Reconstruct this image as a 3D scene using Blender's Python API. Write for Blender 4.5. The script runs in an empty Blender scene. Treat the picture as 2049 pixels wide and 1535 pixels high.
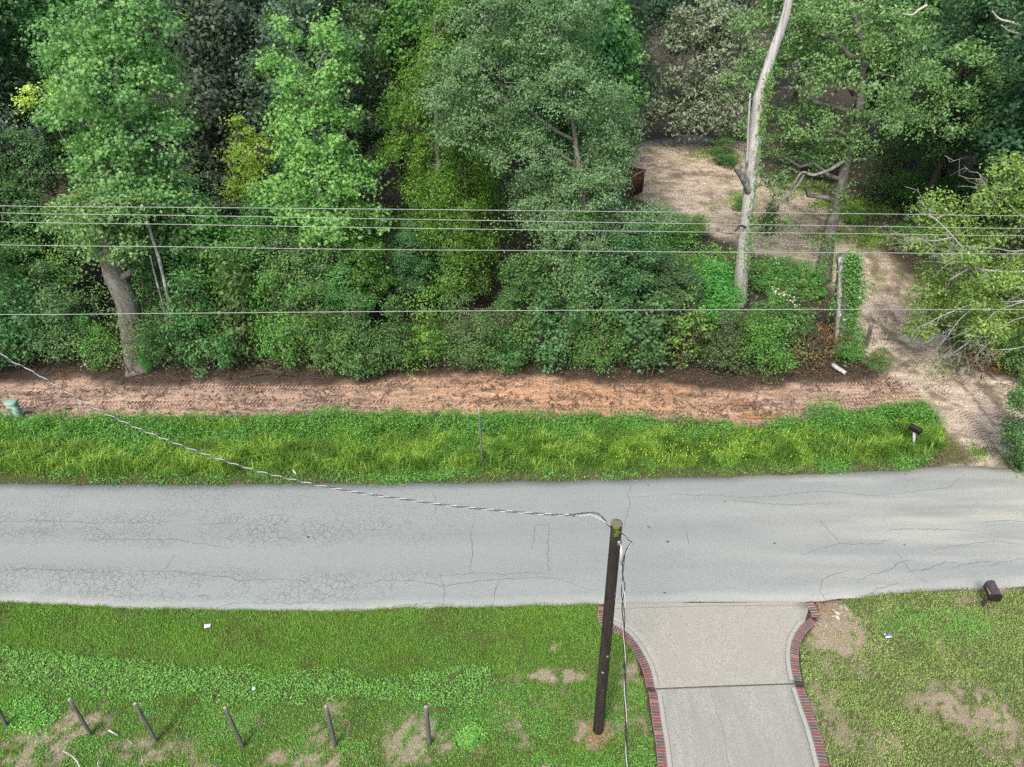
import bpy, bmesh, math, random
import numpy as np
from mathutils import Vector, Matrix

# ------------------------------------------------------------------ camera, light, exposure
SC = bpy.context.scene
COL = SC.collection
H = 17.0                       # drone height in metres
PITCH = math.radians(35.7)     # below the horizontal
F = 1423.0                     # focal length in pixels of a 2049 wide frame
cam_d = bpy.data.cameras.new('camera')
cam_d.sensor_width = 36.0
cam_d.lens = 36.0 * F / 2049.0
cam_d.clip_start = 0.1
cam_d.clip_end = 4000
cam = bpy.data.objects.new('camera', cam_d)
cam.location = (0, 0, H)
cam.rotation_euler = (math.pi / 2 - PITCH, 0, 0)
COL.objects.link(cam)
SC.camera = cam

SUN_ELEV, SUN_AZ = math.radians(52), math.radians(205)   # azimuth clockwise from +Y (behind the camera, a little left)
world = bpy.data.worlds.new('World'); SC.world = world; world.use_nodes = True
wn = world.node_tree.nodes; wl = world.node_tree.links
sky = wn.new('ShaderNodeTexSky'); sky.sky_type = 'NISHITA'; sky.sun_disc = False
sky.sun_elevation = SUN_ELEV; sky.sun_rotation = SUN_AZ
sky.air_density = 1.0; sky.dust_density = 4.0; sky.ozone_density = 1.0; sky.altitude = 50
wl.new(sky.outputs[0], wn['Background'].inputs[0]); wn['Background'].inputs[1].default_value = 0.14
sd = bpy.data.lights.new('sun', 'SUN'); sd.energy = 1.5; sd.angle = math.radians(14); sd.color = (1.0, 0.94, 0.85)
sun = bpy.data.objects.new('sun', sd); COL.objects.link(sun)
_d = Vector((math.sin(SUN_AZ) * math.cos(SUN_ELEV), math.cos(SUN_AZ) * math.cos(SUN_ELEV), math.sin(SUN_ELEV)))
sun.rotation_euler = (-_d).to_track_quat('-Z', 'Y').to_euler(); sun.location = (0, -20, 40)
vs = SC.view_settings
vs.view_transform = 'Standard'; vs.look = 'None'; vs.gamma = 1.0; vs.use_curve_mapping = False
vs.exposure = 1.05
SC.render.engine = 'CYCLES'
cy = SC.cycles
cy.max_bounces = 6; cy.diffuse_bounces = 4; cy.glossy_bounces = 2; cy.transmission_bounces = 4; cy.transparent_max_bounces = 4
cy.use_denoising = False; cy.denoiser = 'OPENIMAGEDENOISE'; cy.denoising_input_passes = 'RGB_ALBEDO_NORMAL'; cy.denoising_prefilter = 'ACCURATE'
cy.sample_clamp_indirect = 4.0

R = np.random.default_rng(7)
random.seed(7)

# ------------------------------------------------------------------ geometry helpers
CF = np.array([0, math.cos(PITCH), -math.sin(PITCH)]); CU = np.array([0, math.sin(PITCH), math.cos(PITCH)]); CR = np.array([1.0, 0, 0])
CP = np.array([0, 0, H])
def ray(px, py): return CF * F + CR * (px - 1024.5) - CU * (py - 767.5)
def at(px, py, z=0.0):
    d = ray(px, py); return CP + d * ((z - H) / d[2])
def atY(px, py, Y):
    d = ray(px, py); return CP + d * (Y / d[1])
def ppm(p): return F / float(np.dot(np.asarray(p) - CP, CF))      # photo pixels per metre at a point
def poly(pts): return np.array([at(x, y)[:2] for x, y in pts])

def hash2(ix, iy, s=0):
    n = (ix.astype(np.int64) * 374761393 + iy.astype(np.int64) * 668265263 + s * 974711) & 0x7fffffff
    n = (n ^ (n >> 13)) * 1274126177 & 0x7fffffff
    return ((n ^ (n >> 16)) & 0xffffff) / float(0xffffff)
def vnoise(x, y, s=0):
    ix = np.floor(x); iy = np.floor(y); fx = x - ix; fy = y - iy
    fx = fx * fx * (3 - 2 * fx); fy = fy * fy * (3 - 2 * fy)
    a = hash2(ix, iy, s); b = hash2(ix + 1, iy, s); c = hash2(ix, iy + 1, s); d = hash2(ix + 1, iy + 1, s)
    return (a * (1 - fx) + b * fx) * (1 - fy) + (c * (1 - fx) + d * fx) * fy
def fbm(x, y, s=0, o=4):
    t = 0; a = .5; n = 0
    for k in range(o):
        t = t + a * vnoise(x * 2 ** k, y * 2 ** k, s + k); n += a; a *= .5
    return t / n
def sdf(P, pl):
    """signed distance to a polygon, positive inside"""
    P = np.asarray(P); d = np.full(len(P), 1e9); ins = np.zeros(len(P), bool)
    for i in range(len(pl)):
        a = pl[i]; b = pl[(i + 1) % len(pl)]; e = b - a; w = P - a
        t = np.clip((w @ e) / max(e @ e, 1e-9), 0, 1)
        d = np.minimum(d, np.hypot(w[:, 0] - e[0] * t, w[:, 1] - e[1] * t))
        c = ((a[1] > P[:, 1]) != (b[1] > P[:, 1]))
        xi = a[0] + (P[:, 1] - a[1]) / (e[1] if abs(e[1]) > 1e-12 else 1e-12) * e[0]
        ins ^= c & (P[:, 0] < xi)
    return np.where(ins, d, -d)
def sstep(a, b, x):
    t = np.clip((x - a) / (b - a), 0, 1); return t * t * (3 - 2 * t)

def link(o, parent=None):
    COL.objects.link(o)
    if parent is not None: o.parent = parent
    return o
def tag(o, label=None, cat=None, group=None, kind=None):
    if label: o['label'] = label
    if cat: o['category'] = cat
    if group: o['group'] = group
    if kind: o['kind'] = kind
    return o
def empty(name, loc=(0, 0, 0), rz=0.0):
    o = bpy.data.objects.new(name, None); o.location = tuple(loc); o.rotation_euler = (0, 0, rz); o.empty_display_size = .2
    return link(o)

class Acc:
    """collects vertices and faces (numpy) and links them as one mesh"""
    def __init__(s): s.v = []; s.q = []; s.t = []; s.a = []; s.b = []; s.n = 0
    def add(s, v, q=None, t=None, rnd=0.5, crn=0.5):
        v = np.asarray(v, dtype=np.float32).reshape(-1, 3); k = len(v)
        if q is not None and len(q): s.q.append(np.asarray(q, dtype=np.int32).reshape(-1, 4) + s.n)
        if t is not None and len(t): s.t.append(np.asarray(t, dtype=np.int32).reshape(-1, 3) + s.n)
        s.v.append(v); s.a.append(np.broadcast_to(np.asarray(rnd, np.float32), (k,))); s.b.append(np.broadcast_to(np.asarray(crn, np.float32), (k,))); s.n += k
    def mesh(s, name, mat, smooth=False, origin=None):
        v = np.concatenate(s.v) if s.v else np.zeros((0, 3), np.float32)
        if origin is not None: v = v - np.asarray(origin, np.float32)
        q = np.concatenate(s.q) if s.q else np.zeros((0, 4), np.int32)
        t = np.concatenate(s.t) if s.t else np.zeros((0, 3), np.int32)
        me = bpy.data.meshes.new(name); me.vertices.add(len(v)); me.vertices.foreach_set('co', v.ravel())
        nl = q.size + t.size; me.loops.add(nl)
        me.loops.foreach_set('vertex_index', np.concatenate([q.ravel(), t.ravel()]))
        me.polygons.add(len(q) + len(t))
        me.polygons.foreach_set('loop_start', np.concatenate([np.arange(len(q)) * 4, q.size + np.arange(len(t)) * 3]).astype(np.int32))
        if smooth: me.polygons.foreach_set('use_smooth', np.ones(len(q) + len(t), bool))
        for nm, arr in (('rnd', s.a), ('crn', s.b)):
            at_ = me.attributes.new(nm, 'FLOAT', 'POINT'); at_.data.foreach_set('value', np.concatenate(arr) if arr else [])
        me.update(calc_edges=True); me.validate(clean_customdata=False)
        if mat: me.materials.append(mat)
        return me
    def build(s, name, mat, parent=None, smooth=False, origin=None):
        o = bpy.data.objects.new(name, s.mesh(name, mat, smooth, origin))
        if origin is not None and parent is None: o.location = tuple(origin)
        return link(o, parent)

def smooth_path(P, n=6):
    P = np.asarray(P, float)
    if len(P) < 3: return P
    out = []
    Q = np.vstack([2 * P[0] - P[1], P, 2 * P[-1] - P[-2]])
    for i in range(1, len(Q) - 2):
        for k in range(n):
            t = k / n
            out.append(.5 * ((2 * Q[i]) + (-Q[i - 1] + Q[i + 1]) * t + (2 * Q[i - 1] - 5 * Q[i] + 4 * Q[i + 1] - Q[i + 2]) * t * t + (-Q[i - 1] + 3 * Q[i] - 3 * Q[i + 1] + Q[i + 2]) * t ** 3))
    out.append(P[-1]); return np.array(out)
def tube(acc, P, r, seg=6, wob=0.0, cap=True, rnd=.5):
    P = np.asarray(P, float); n = len(P); r = np.broadcast_to(np.asarray(r, float), (n,)) if np.ndim(r) else np.full(n, float(r))
    T = np.gradient(P, axis=0); T /= np.linalg.norm(T, axis=1)[:, None] + 1e-9
    ref = np.array([0, 0, 1.0]) if abs(T[:, 2]).mean() < .8 else np.array([0, 1.0, 0])
    S = np.cross(T, ref); S /= np.linalg.norm(S, axis=1)[:, None] + 1e-9; U = np.cross(S, T)
    a = np.arange(seg) / seg * 2 * math.pi
    rr = r[:, None] * (1 + wob * (R.random((n, seg)) - .5)) if wob else r[:, None] * np.ones((n, seg))
    V = P[:, None, :] + S[:, None, :] * (np.cos(a) * rr)[..., None] + U[:, None, :] * (np.sin(a) * rr)[..., None]
    i = np.arange(n - 1)[:, None] * seg; j = np.arange(seg)[None]; j2 = (j + 1) % seg
    q = np.stack([i + j, i + j2, i + seg + j2, i + seg + j], -1).reshape(-1, 4)
    v = V.reshape(-1, 3); t = []
    if cap:
        v = np.vstack([v, P[0], P[-1]])
        t = [(n * seg, (k + 1) % seg, k) for k in range(seg)] + [(n * seg + 1, (n - 1) * seg + k, (n - 1) * seg + (k + 1) % seg) for k in range(seg)]
    acc.add(v, q, t, rnd=rnd)
def box(acc, c, s, rz=0.0, rnd=.5, M=None):
    v = np.array([(x, y, z) for x in (-.5, .5) for y in (-.5, .5) for z in (-.5, .5)]) * np.asarray(s)
    if M is None:
        cz, sz = math.cos(rz), math.sin(rz); M = np.array([[cz, -sz, 0], [sz, cz, 0], [0, 0, 1]])
    acc.add(v @ np.asarray(M).T + np.asarray(c), [(0, 1, 3, 2), (4, 6, 7, 5), (0, 4, 5, 1), (2, 3, 7, 6), (0, 2, 6, 4), (1, 5, 7, 3)], rnd=rnd)
def bevel_obj(o, w=.01, seg=2):
    m = o.modifiers.new('bevel', 'BEVEL'); m.width = w; m.segments = seg; m.limit_method = 'ANGLE'; return o
def ribbon(acc, P, w, z, jit=0.0):
    P = np.asarray(P, float)[:, :2]; T = np.gradient(P, axis=0); T /= np.linalg.norm(T, axis=1)[:, None] + 1e-9
    N = np.stack([-T[:, 1], T[:, 0]], 1); ww = np.broadcast_to(w, (len(P),)) * (1 + jit * (R.random(len(P)) - .5)) * .5
    L = np.column_stack([P + N * ww[:, None], np.full(len(P), z)]); Q = np.column_stack([P - N * ww[:, None], np.full(len(P), z)])
    k = len(P); i = np.arange(k - 1); acc.add(np.vstack([L, Q]), np.stack([i, i + k, i + k + 1, i + 1], 1)[:, ::-1] if False else np.stack([i + k, i + k + 1, i + 1, i], 1))

# leaves ------------------------------------------------------------
def unit(v): return v / (np.linalg.norm(v, axis=-1, keepdims=True) + 1e-9)
def leaves(acc, C, N, L, W, rnd, crn, droop=0.0, dirs=None):
    """one four sided leaf per centre C with normal N"""
    n = len(C); X = R.normal(size=(n, 3)) if dirs is None else dirs
    D = unit(X - (X * N).sum(1)[:, None] * N); D[:, 2] -= droop; D = unit(D); S = unit(np.cross(N, D))
    L = np.broadcast_to(L, (n,))[:, None]; W = np.broadcast_to(W, (n,))[:, None]
    up = N * (L * .12)
    V = np.stack([C - D * L * .5, C + S * W * .5 + up, C + D * L * .5, C - S * W * .5 + up], 1).reshape(-1, 3)
    q = (np.arange(n)[:, None] * 4 + np.arange(4)[None])
    acc.add(V, q, rnd=np.repeat(rnd, 4), crn=np.repeat(crn, 4))
def stars(acc, C, N, L, rnd, crn):
    """two crossed narrow lobes and a stem lobe: a five pointed leaf in six triangles"""
    n = len(C); X = R.normal(size=(n, 3)); D = unit(X - (X * N).sum(1)[:, None] * N); S = np.cross(N, D)
    L = np.broadcast_to(L, (n,))[:, None]
    ang = [0, 72, 144, 216, 288]; vs_ = []
    for k, a in enumerate(ang):
        a = math.radians(a); vs_.append(C + (D * math.cos(a) + S * math.sin(a)) * L * .55 - N * L * .08)
    c = C
    V = np.stack([c] + vs_, 1)
    b = [C + (D * math.cos(math.radians(a + 36)) + S * math.sin(math.radians(a + 36))) * L * .24 for a in ang]
    V = np.concatenate([V, np.stack(b, 1)], 1).reshape(-1, 3)
    base = np.arange(n)[:, None, None] * 11
    q = np.array([(0, 6 + (k - 1) % 5, 1 + k, 6 + k) for k in range(5)])[None] + base
    acc.add(V, q.reshape(-1, 4), rnd=np.repeat(rnd, 11), crn=np.repeat(crn, 11))

# ------------------------------------------------------------------ materials
GK = .70      # base colours below were picked for exposure 0.5, this brings them to the exposure set above
LK = 1.30
def new_mat(name):
    m = bpy.data.materials.new(name); m.use_nodes = True; nt = m.node_tree; b = nt.nodes['Principled BSDF']
    b.inputs['Specular IOR Level'].default_value = .3
    return m, nt, b
def N_(nt, t, **kw):
    n = nt.nodes.new(t)
    for k, v in kw.items(): setattr(n, k, v)
    return n
def mixc(nt, fac, a, b, mode='MIX'):
    n = nt.nodes.new('ShaderNodeMix'); n.data_type = 'RGBA'; n.blend_type = mode
    for s, v in ((n.inputs[0], fac), (n.inputs[6], a), (n.inputs[7], b)):
        if isinstance(v, bpy.types.NodeSocket): nt.links.new(v, s)
        else: s.default_value = v if not isinstance(v, tuple) or len(v) == 4 else v + (1,)
    return n.outputs[2]
def math_(nt, op, a, b=None, clamp=False):
    n = nt.nodes.new('ShaderNodeMath'); n.operation = op; n.use_clamp = clamp
    for s, v in zip(n.inputs, (a, b)):
        if v is None: continue
        if isinstance(v, bpy.types.NodeSocket): nt.links.new(v, s)
        else: s.default_value = v
    return n.outputs[0]
def noise(nt, scale, detail=4, rough=.6, co=None, dist=0.0):
    n = nt.nodes.new('ShaderNodeTexNoise'); n.inputs['Scale'].default_value = scale; n.inputs['Detail'].default_value = detail
    n.inputs['Roughness'].default_value = rough; n.inputs['Distortion'].default_value = dist
    if co is not None: nt.links.new(co, n.inputs['Vector'])
    return n.outputs['Fac']
def ramp(nt, fac, stops):
    n = nt.nodes.new('ShaderNodeValToRGB'); cr = n.color_ramp
    while len(cr.elements) < len(stops): cr.elements.new(.5)
    for e, (p, c) in zip(cr.elements, stops):
        e.position = p; e.color = (c, c, c, 1) if not isinstance(c, tuple) else (c + (1,) if len(c) == 3 else c)
    nt.links.new(fac, n.inputs[0]); return n.outputs[0]
def attr(nt, name):
    n = nt.nodes.new('ShaderNodeAttribute'); n.attribute_name = name; return n
def coords(nt, kind='Object', scale=None):
    n = nt.nodes.new('ShaderNodeTexCoord').outputs[kind]
    if scale:
        m = nt.nodes.new('ShaderNodeMapping'); m.inputs['Scale'].default_value = scale; nt.links.new(n, m.inputs[0]); return m.outputs[0]
    return n
def geopos(nt, scale=None):
    n = nt.nodes.new('ShaderNodeNewGeometry').outputs['Position']
    if scale:
        m = nt.nodes.new('ShaderNodeMapping'); m.inputs['Scale'].default_value = scale; nt.links.new(n, m.inputs[0]); return m.outputs[0]
    return n
def bump(nt, b, h, dist=.02, strength=.6):
    n = nt.nodes.new('ShaderNodeBump'); n.inputs['Distance'].default_value = dist; n.inputs['Strength'].default_value = strength
    nt.links.new(h, n.inputs['Height']); nt.links.new(n.outputs[0], b.inputs['Normal'])

def leaf_mat(name, dark, mid, light, trans=.42, rough=.5, spec=.3, patch=None):
    dark, mid, light = [tuple(x * LK for x in q) for q in (dark, mid, light)]
    dark = tuple(a * .65 + c * .35 for a, c in zip(dark, mid)); light = tuple(a * .72 + c * .28 for a, c in zip(light, mid))
    m, nt, b = new_mat(name); L = nt.links
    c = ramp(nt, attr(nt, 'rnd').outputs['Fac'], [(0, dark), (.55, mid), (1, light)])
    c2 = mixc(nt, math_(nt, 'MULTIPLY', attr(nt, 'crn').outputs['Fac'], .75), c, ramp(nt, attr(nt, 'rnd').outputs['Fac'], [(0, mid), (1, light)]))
    if patch:
        pf = ramp(nt, noise(nt, patch[1], 2, .5, geopos(nt)), [(patch[2], 0.0), (patch[3], 1.0)])
        c2 = mixc(nt, math_(nt, 'MULTIPLY', pf, .8), c2, patch[0])
    oi = nt.nodes.new('ShaderNodeObjectInfo')
    c3 = mixc(nt, 1.0, mixc(nt, 1.0, c2, (1.05, 1.0, .98), 'MULTIPLY'), oi.outputs['Color'], 'MULTIPLY')
    L.new(c3, b.inputs['Base Color']); b.inputs['Roughness'].default_value = rough; b.inputs['Specular IOR Level'].default_value = spec
    t = nt.nodes.new('ShaderNodeBsdfTranslucent'); L.new(mixc(nt, 1.0, c3, (1.15, 1.25, .55), 'MULTIPLY'), t.inputs[0])
    mx = nt.nodes.new('ShaderNodeMixShader'); mx.inputs[0].default_value = trans
    L.new(b.outputs[0], mx.inputs[1]); L.new(t.outputs[0], mx.inputs[2]); L.new(mx.outputs[0], nt.nodes['Material Output'].inputs[0])
    return m
def plain(name, col, rough=.6, var=.15, sc=8, metal=0.0, spec=.3, bmp=0.0, stretch=None):
    col = tuple(x * GK for x in col)
    m, nt, b = new_mat(name); co = coords(nt, 'Object', stretch)
    f = noise(nt, sc, 5, .65, co)
    lo = tuple(x * (1 - var * 1.6) for x in col); hi = tuple(min(1, x * (1 + var * 1.6)) for x in col)
    nt.links.new(ramp(nt, f, [(.25, lo), (.75, hi)]), b.inputs['Base Color'])
    b.inputs['Roughness'].default_value = rough; b.inputs['Metallic'].default_value = metal; b.inputs['Specular IOR Level'].default_value = spec
    if bmp: bump(nt, b, f, bmp, .8)
    return m
def bark(name, dark, light, sc=6, stretch=(1, 1, .18), lichen=None):
    dark, light = [tuple(x * GK for x in q) for q in (dark, light)]; lichen = tuple(x * GK for x in lichen) if lichen else None
    m, nt, b = new_mat(name); co = coords(nt, 'Object', stretch)
    f = noise(nt, sc, 6, .7, co, .6); c = ramp(nt, f, [(.3, dark), (.7, light)])
    if lichen:
        g = noise(nt, 2.2, 5, .7, coords(nt, 'Object')); c = mixc(nt, ramp(nt, g, [(.5, 0.0), (.62, 1.0)]), c, lichen)
    nt.links.new(c, b.inputs['Base Color']); b.inputs['Roughness'].default_value = .85; bump(nt, b, f, .04, .9); return m

M = {}
M['gum'] = leaf_mat('sweetgum_leaf', (.05, .13, .05), (.11, .25, .10), (.23, .40, .16))
M['gum2'] = leaf_mat('sweetgum_leaf_bright', (.055, .15, .05), (.12, .28, .09), (.27, .46, .15))
M['oak'] = leaf_mat('water_oak_leaf', (.06, .12, .055), (.115, .215, .10), (.22, .35, .18), spec=.35)
M['oak_r'] = leaf_mat('broad_oak_leaf', (.055, .12, .04), (.12, .23, .085), (.25, .40, .17), spec=.35)
M['olive'] = leaf_mat('olive_grey_leaf', (.07, .11, .06), (.15, .205, .135), (.28, .34, .25), trans=.3, spec=.35)
M['cedar'] = leaf_mat('cedar_spray', (.04, .10, .015), (.09, .20, .032), (.19, .34, .06))
M['yellow'] = leaf_mat('yellow_green_leaf', (.26, .40, .08), (.42, .58, .13), (.62, .74, .24))
M['dark'] = leaf_mat('dark_wood_leaf', (.045, .08, .055), (.085, .145, .09), (.15, .235, .14))  # colour paled and greyed to stand in for haze over the wood
M['bush'] = leaf_mat('understorey_leaf', (.025, .066, .03), (.055, .135, .056), (.13, .25, .10))  # dark cool green: shade under the crowns is put into the colour
M['bushb'] = leaf_mat('bright_shrub_leaf', (.035, .10, .028), (.075, .20, .05), (.17, .34, .09))
M['vine'] = leaf_mat('vine_leaf', (.045, .11, .035), (.10, .21, .06), (.24, .36, .11))
M['dry'] = leaf_mat('dead_brown_leaf', (.05, .035, .022), (.11, .075, .045), (.20, .13, .07), trans=.1)
M['bay'] = leaf_mat('yellow_tipped_oak_leaf', (.05, .11, .03), (.13, .24, .06), (.34, .46, .12), spec=.4)
M['bark_brown'] = bark('bark_brown', (.07, .062, .055), (.27, .24, .215), 9, lichen=(.25, .25, .22))
M['bark_grey'] = bark('bark_grey', (.09, .088, .08), (.36, .355, .33), 8, lichen=(.48, .48, .45))
M['bark_dark'] = bark('bark_dark', (.025, .02, .016), (.10, .08, .06), 8)
M['snag'] = bark('weathered_dead_wood', (.30, .29, .27), (.80, .79, .76), 10, (1, 1, .08))
M['twig'] = plain('pale_twig', (.55, .53, .48), .8, .25, 10)
M['deadtwig'] = plain('dead_twig', (.15, .115, .085), .9, .3, 12)

# ------------------------------------------------------------------ zones of the ground, traced and laid out in metres
ROAD_TOP = [(-900, 962), (-300, 966), (0, 967), (250, 970), (600, 968), (1000, 965), (1300, 958), (1500, 952), (1640, 948), (1800, 940), (1900, 932), (2020, 937), (2120, 934), (2500, 915), (2900, 890)]
ROAD_BOT = [(2900, 1100), (2500, 1135), (2200, 1162), (2049, 1172), (1900, 1180), (1800, 1187), (1700, 1195), (1620, 1202), (1450, 1204), (1200, 1208), (1000, 1213), (800, 1217), (640, 1222), (500, 1221), (300, 1217), (100, 1208), (0, 1205), (-300, 1200), (-900, 1190)]
P_ROAD = poly(ROAD_TOP + ROAD_BOT)
P_DIRT = poly([(-900, 748), (0, 766), (150, 756), (300, 782), (450, 764), (600, 776), (760, 760), (900, 750), (1050, 748), (1180, 768), (1300, 768), (1450, 778), (1600, 770), (1800, 755), (1900, 790), (1860, 806), (1700, 822), (1600, 838), (1500, 858), (1420, 850), (1200, 838), (1000, 838), (800, 832), (650, 832), (500, 838), (250, 838), (100, 842), (0, 842), (-900, 846)])
P_LANE = poly([(1290, 285), (1380, 270), (1500, 285), (1520, 345), (1640, 392), (1720, 470), (1790, 520), (1850, 580), (1870, 660), (1960, 740), (2120, 800), (2500, 830), (2500, 880), (2120, 900), (2040, 920), (2022, 939), (1900, 936), (1880, 935), (1950, 925), (1930, 900), (1885, 860), (1850, 790), (1760, 750), (1700, 700), (1690, 600), (1650, 545), (1500, 500), (1420, 470), (1340, 430), (1270, 395), (1180, 380), (1180, 340)])
P_VERGE = poly([(-900, 852), (0, 846), (250, 842), (500, 842), (650, 836), (800, 837), (1000, 843), (1200, 843), (1420, 856), (1520, 868), (1600, 846), (1700, 832), (1800, 822), (1850, 812), (1875, 830), (1885, 870), (1880, 905), (1850, 925), (1830, 938), (1640, 947), (1500, 951), (1300, 957), (1000, 964), (600, 967), (250, 969), (0, 966), (-900, 961)])
P_LAWN = poly([(-900, 1190), (-300, 1200), (0, 1205), (300, 1218), (500, 1222), (640, 1223), (800, 1218), (1000, 1214), (1199, 1209), (1203, 1246), (1222, 1258), (1256, 1285), (1275, 1325), (1289, 1375), (1300, 1440), (1310, 1500), (1320, 1560), (1345, 1800), (-600, 1800)])
P_LAWN_R = poly([(1712, 1197), (1800, 1189), (1900, 1182), (2049, 1175), (2500, 1140), (3100, 1100), (3100, 1800), (1760, 1800), (1662, 1535), (1640, 1470), (1620, 1410), (1604, 1355), (1602, 1290), (1625, 1260), (1640, 1236), (1640, 1215), (1660, 1205)])
P_CLOVER = poly([(-700, 1270), (0, 1292), (120, 1305), (250, 1318), (430, 1335), (600, 1335), (760, 1345), (900, 1335), (985, 1330), (995, 1370), (980, 1410), (900, 1420), (760, 1405), (600, 1415), (450, 1412), (300, 1405), (150, 1398), (60, 1380), (-700, 1330)])
BARE = [(1115, 1352, 48, 12, .9), (830, 1480, 55, 40, .9), (300, 1505, 90, 28, .6), (620, 1520, 80, 20, .8), (475, 1445, 60, 18, .35), (150, 1450, 55, 30, .7), (1175, 1470, 22, 28, 1.0), (1200, 1460, 24, 18, 1.0), (1045, 1470, 20, 25, .6),
        (1020, 1358, 22, 12, .7), (1120, 1400, 20, 20, .5), (1262, 1355, 22, 30, .6), (1105, 1297, 14, 8, .6), (920, 1500, 70, 18, .5), (1690, 1470, 50, 35, .5), (1950, 1430, 70, 55, .75), (1870, 1400, 60, 35, .55), (1700, 1330, 60, 30, .35), (1640, 1440, 12, 40, .6),
        (1665, 1250, 40, 42, 1.4), (1650, 1222, 30, 20, 1.4), (1640, 1285, 25, 18, .9), (2010, 1500, 40, 40, .6), (60, 1500, 70, 40, .9), (1720, 1300, 45, 18, .3), (760, 1215, 60, 5, .5), (1900, 1180, 160, 6, .6), (2000, 1480, 60, 30, .5)]
def bareness(X, Y):
    P = np.stack([X, Y], 1); b = np.zeros(len(X)); n = fbm(X * 1.9, Y * 1.9, 31); n2 = fbm(X * 6.5, Y * 6.5, 32, 3)
    for px, py, rx, ry, s in BARE:
        c = at(px, py); ex = rx / ppm(c); ey = abs(at(px, py - ry)[1] - at(px, py + ry)[1]) / 2
        d = np.hypot((X - c[0]) / ex, (Y - c[1]) / ey)
        b = np.maximum(b, s * np.clip(1.7 - d, 0, 1) * (.35 + 1.3 * n))
    b = np.maximum(b, .5 * sstep(.60, .72, fbm(X * 1.1, Y * 1.1, 35)) * (X < 5) * (Y < 9.9)); b = np.maximum(b, .42 * sstep(.52, .66, fbm(X * .9, Y * .9, 36)) * (X > 5))
    return b * (.35 + 1.35 * sstep(.36, .60, n2))

# ground sheet: fine near the road, coarse out to the horizon
def axis(segs):
    out = []
    for a, b, s in segs: out += list(np.arange(a, b, s))
    out.append(segs[-1][1]); return np.array(out)
gx = axis([(-3000, -400, 650), (-400, -60, 68), (-60, -26, 2), (-26, 26, .11), (26, 60, 2), (60, 400, 68), (400, 3000, 650)])
gy = axis([(-600, -50, 110), (-50, 5, 5), (5, 27, .11), (27, 62, .45), (62, 120, 5), (120, 600, 80), (600, 3400, 700)])
GX, GY = np.meshgrid(gx, gy); GXf, GYf = GX.ravel(), GY.ravel(); GP = np.stack([GXf, GYf], 1)
near = (abs(GXf) < 60) & (GYf > 4) & (GYf < 66)
def zmask(pl, soft, jit=.25, s=0, sc=1.1):
    m = np.zeros(len(GXf)); d = sdf(GP[near], pl) + (fbm(GXf[near] * sc, GYf[near] * sc, s) - .5) * 2 * jit
    m[near] = sstep(-soft, soft, d); return m
z_dirt = zmask(P_DIRT, .35, .55, 3, 1.3); z_lane = zmask(P_LANE, .5, .6, 9, .8); z_lawn = np.maximum(zmask(P_LAWN, .06, .05, 5), zmask(P_LAWN_R, .06, .05, 6)); z_verge = zmask(P_VERGE, .1, .15, 7)
z_road = zmask(P_ROAD, .05, .02, 1)
GZ = np.zeros(len(GXf))
rough = np.clip(z_dirt + z_lane, 0, 1)
GZ += rough * ((fbm(GXf * 1.5, GYf * 5, 12) - .5) * .10 + (fbm(GXf * 8, GYf * 9, 14) - .5) * .035)
GZ += (1 - rough) * (1 - z_road) * (1 - z_lawn) * (fbm(GXf * 1.2, GYf * 1.2, 15) - .5) * .08
GZ += z_lawn * (fbm(GXf * 3, GYf * 3, 16) - .5) * .02 - .004
GZ = np.where(z_road > .01, -.03, GZ)
for c, e in (((1520, 831), (.75, .16)), ((515, 778), (.36, .12)), ((1480, 806), (.5, .16))):      # hollows that hold the puddles
    w = at(*c); GZ -= .07 * np.exp(-(((GXf - w[0]) / (e[0] * 1.3)) ** 2 + ((GYf - w[1]) / (e[1] * 1.6)) ** 2))
far = ~near; GZ[far] = np.where((abs(GYf[far]) > 100) | (abs(GXf[far]) > 100), -.1, 0)
g = Acc(); nx, ny = len(gx), len(gy)
i = (np.arange(ny - 1)[:, None] * nx + np.arange(nx - 1)[None]).ravel()
g.add(np.stack([GXf, GYf, GZ], 1), np.stack([i, i + 1, i + nx + 1, i + nx], 1))
bare = np.zeros(len(GXf)); bare[near] = bareness(GXf[near], GYf[near])

mg, nt, b = new_mat('ground_soil'); L = nt.links
za = attr(nt, 'zone'); sep = nt.nodes.new('ShaderNodeSeparateColor'); L.new(za.outputs['Color'], sep.inputs[0]); bn = attr(nt, 'bare').outputs['Fac']
p = geopos(nt)
fine = noise(nt, 22, 6, .75, p); med = noise(nt, 3.0, 5, .65, p); big = noise(nt, .35, 3, .5, p); streak = noise(nt, 3.0, 6, .68, geopos(nt, (.12, 1.6, 1)), .3)
litter = mixc(nt, ramp(nt, fine, [(.35, 0.0), (.65, 1.0)]), (.028, .020, .015), (.14, .105, .08))
orange = ramp(nt, streak, [(.22, (.20, .12, .08)), (.42, (.40, .235, .15)), (.58, (.50, .31, .20)), (.8, (.60, .42, .30))])
pink = ramp(nt, streak, [(.22, (.17, .12, .10)), (.45, (.36, .25, .20)), (.75, (.56, .43, .35))])
xs = nt.nodes.new('ShaderNodeSeparateXYZ'); L.new(p, xs.inputs[0])
mr = nt.nodes.new('ShaderNodeMapRange'); mr.inputs[1].default_value = -8; mr.inputs[2].default_value = 0; L.new(xs.outputs[0], mr.inputs[0])
mr2 = nt.nodes.new('ShaderNodeMapRange'); mr2.inputs[1].default_value = 12; mr2.inputs[2].default_value = 6; L.new(xs.outputs[0], mr2.inputs[0])
soil = mixc(nt, math_(nt, 'MULTIPLY', mr.outputs[0], mr2.outputs[0]), pink, orange)
deb = ramp(nt, noise(nt, 1.3, 5, .66, geopos(nt, (.45, 1.7, 1)), .5), [(.47, 0.0), (.62, 1.0)])
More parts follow.
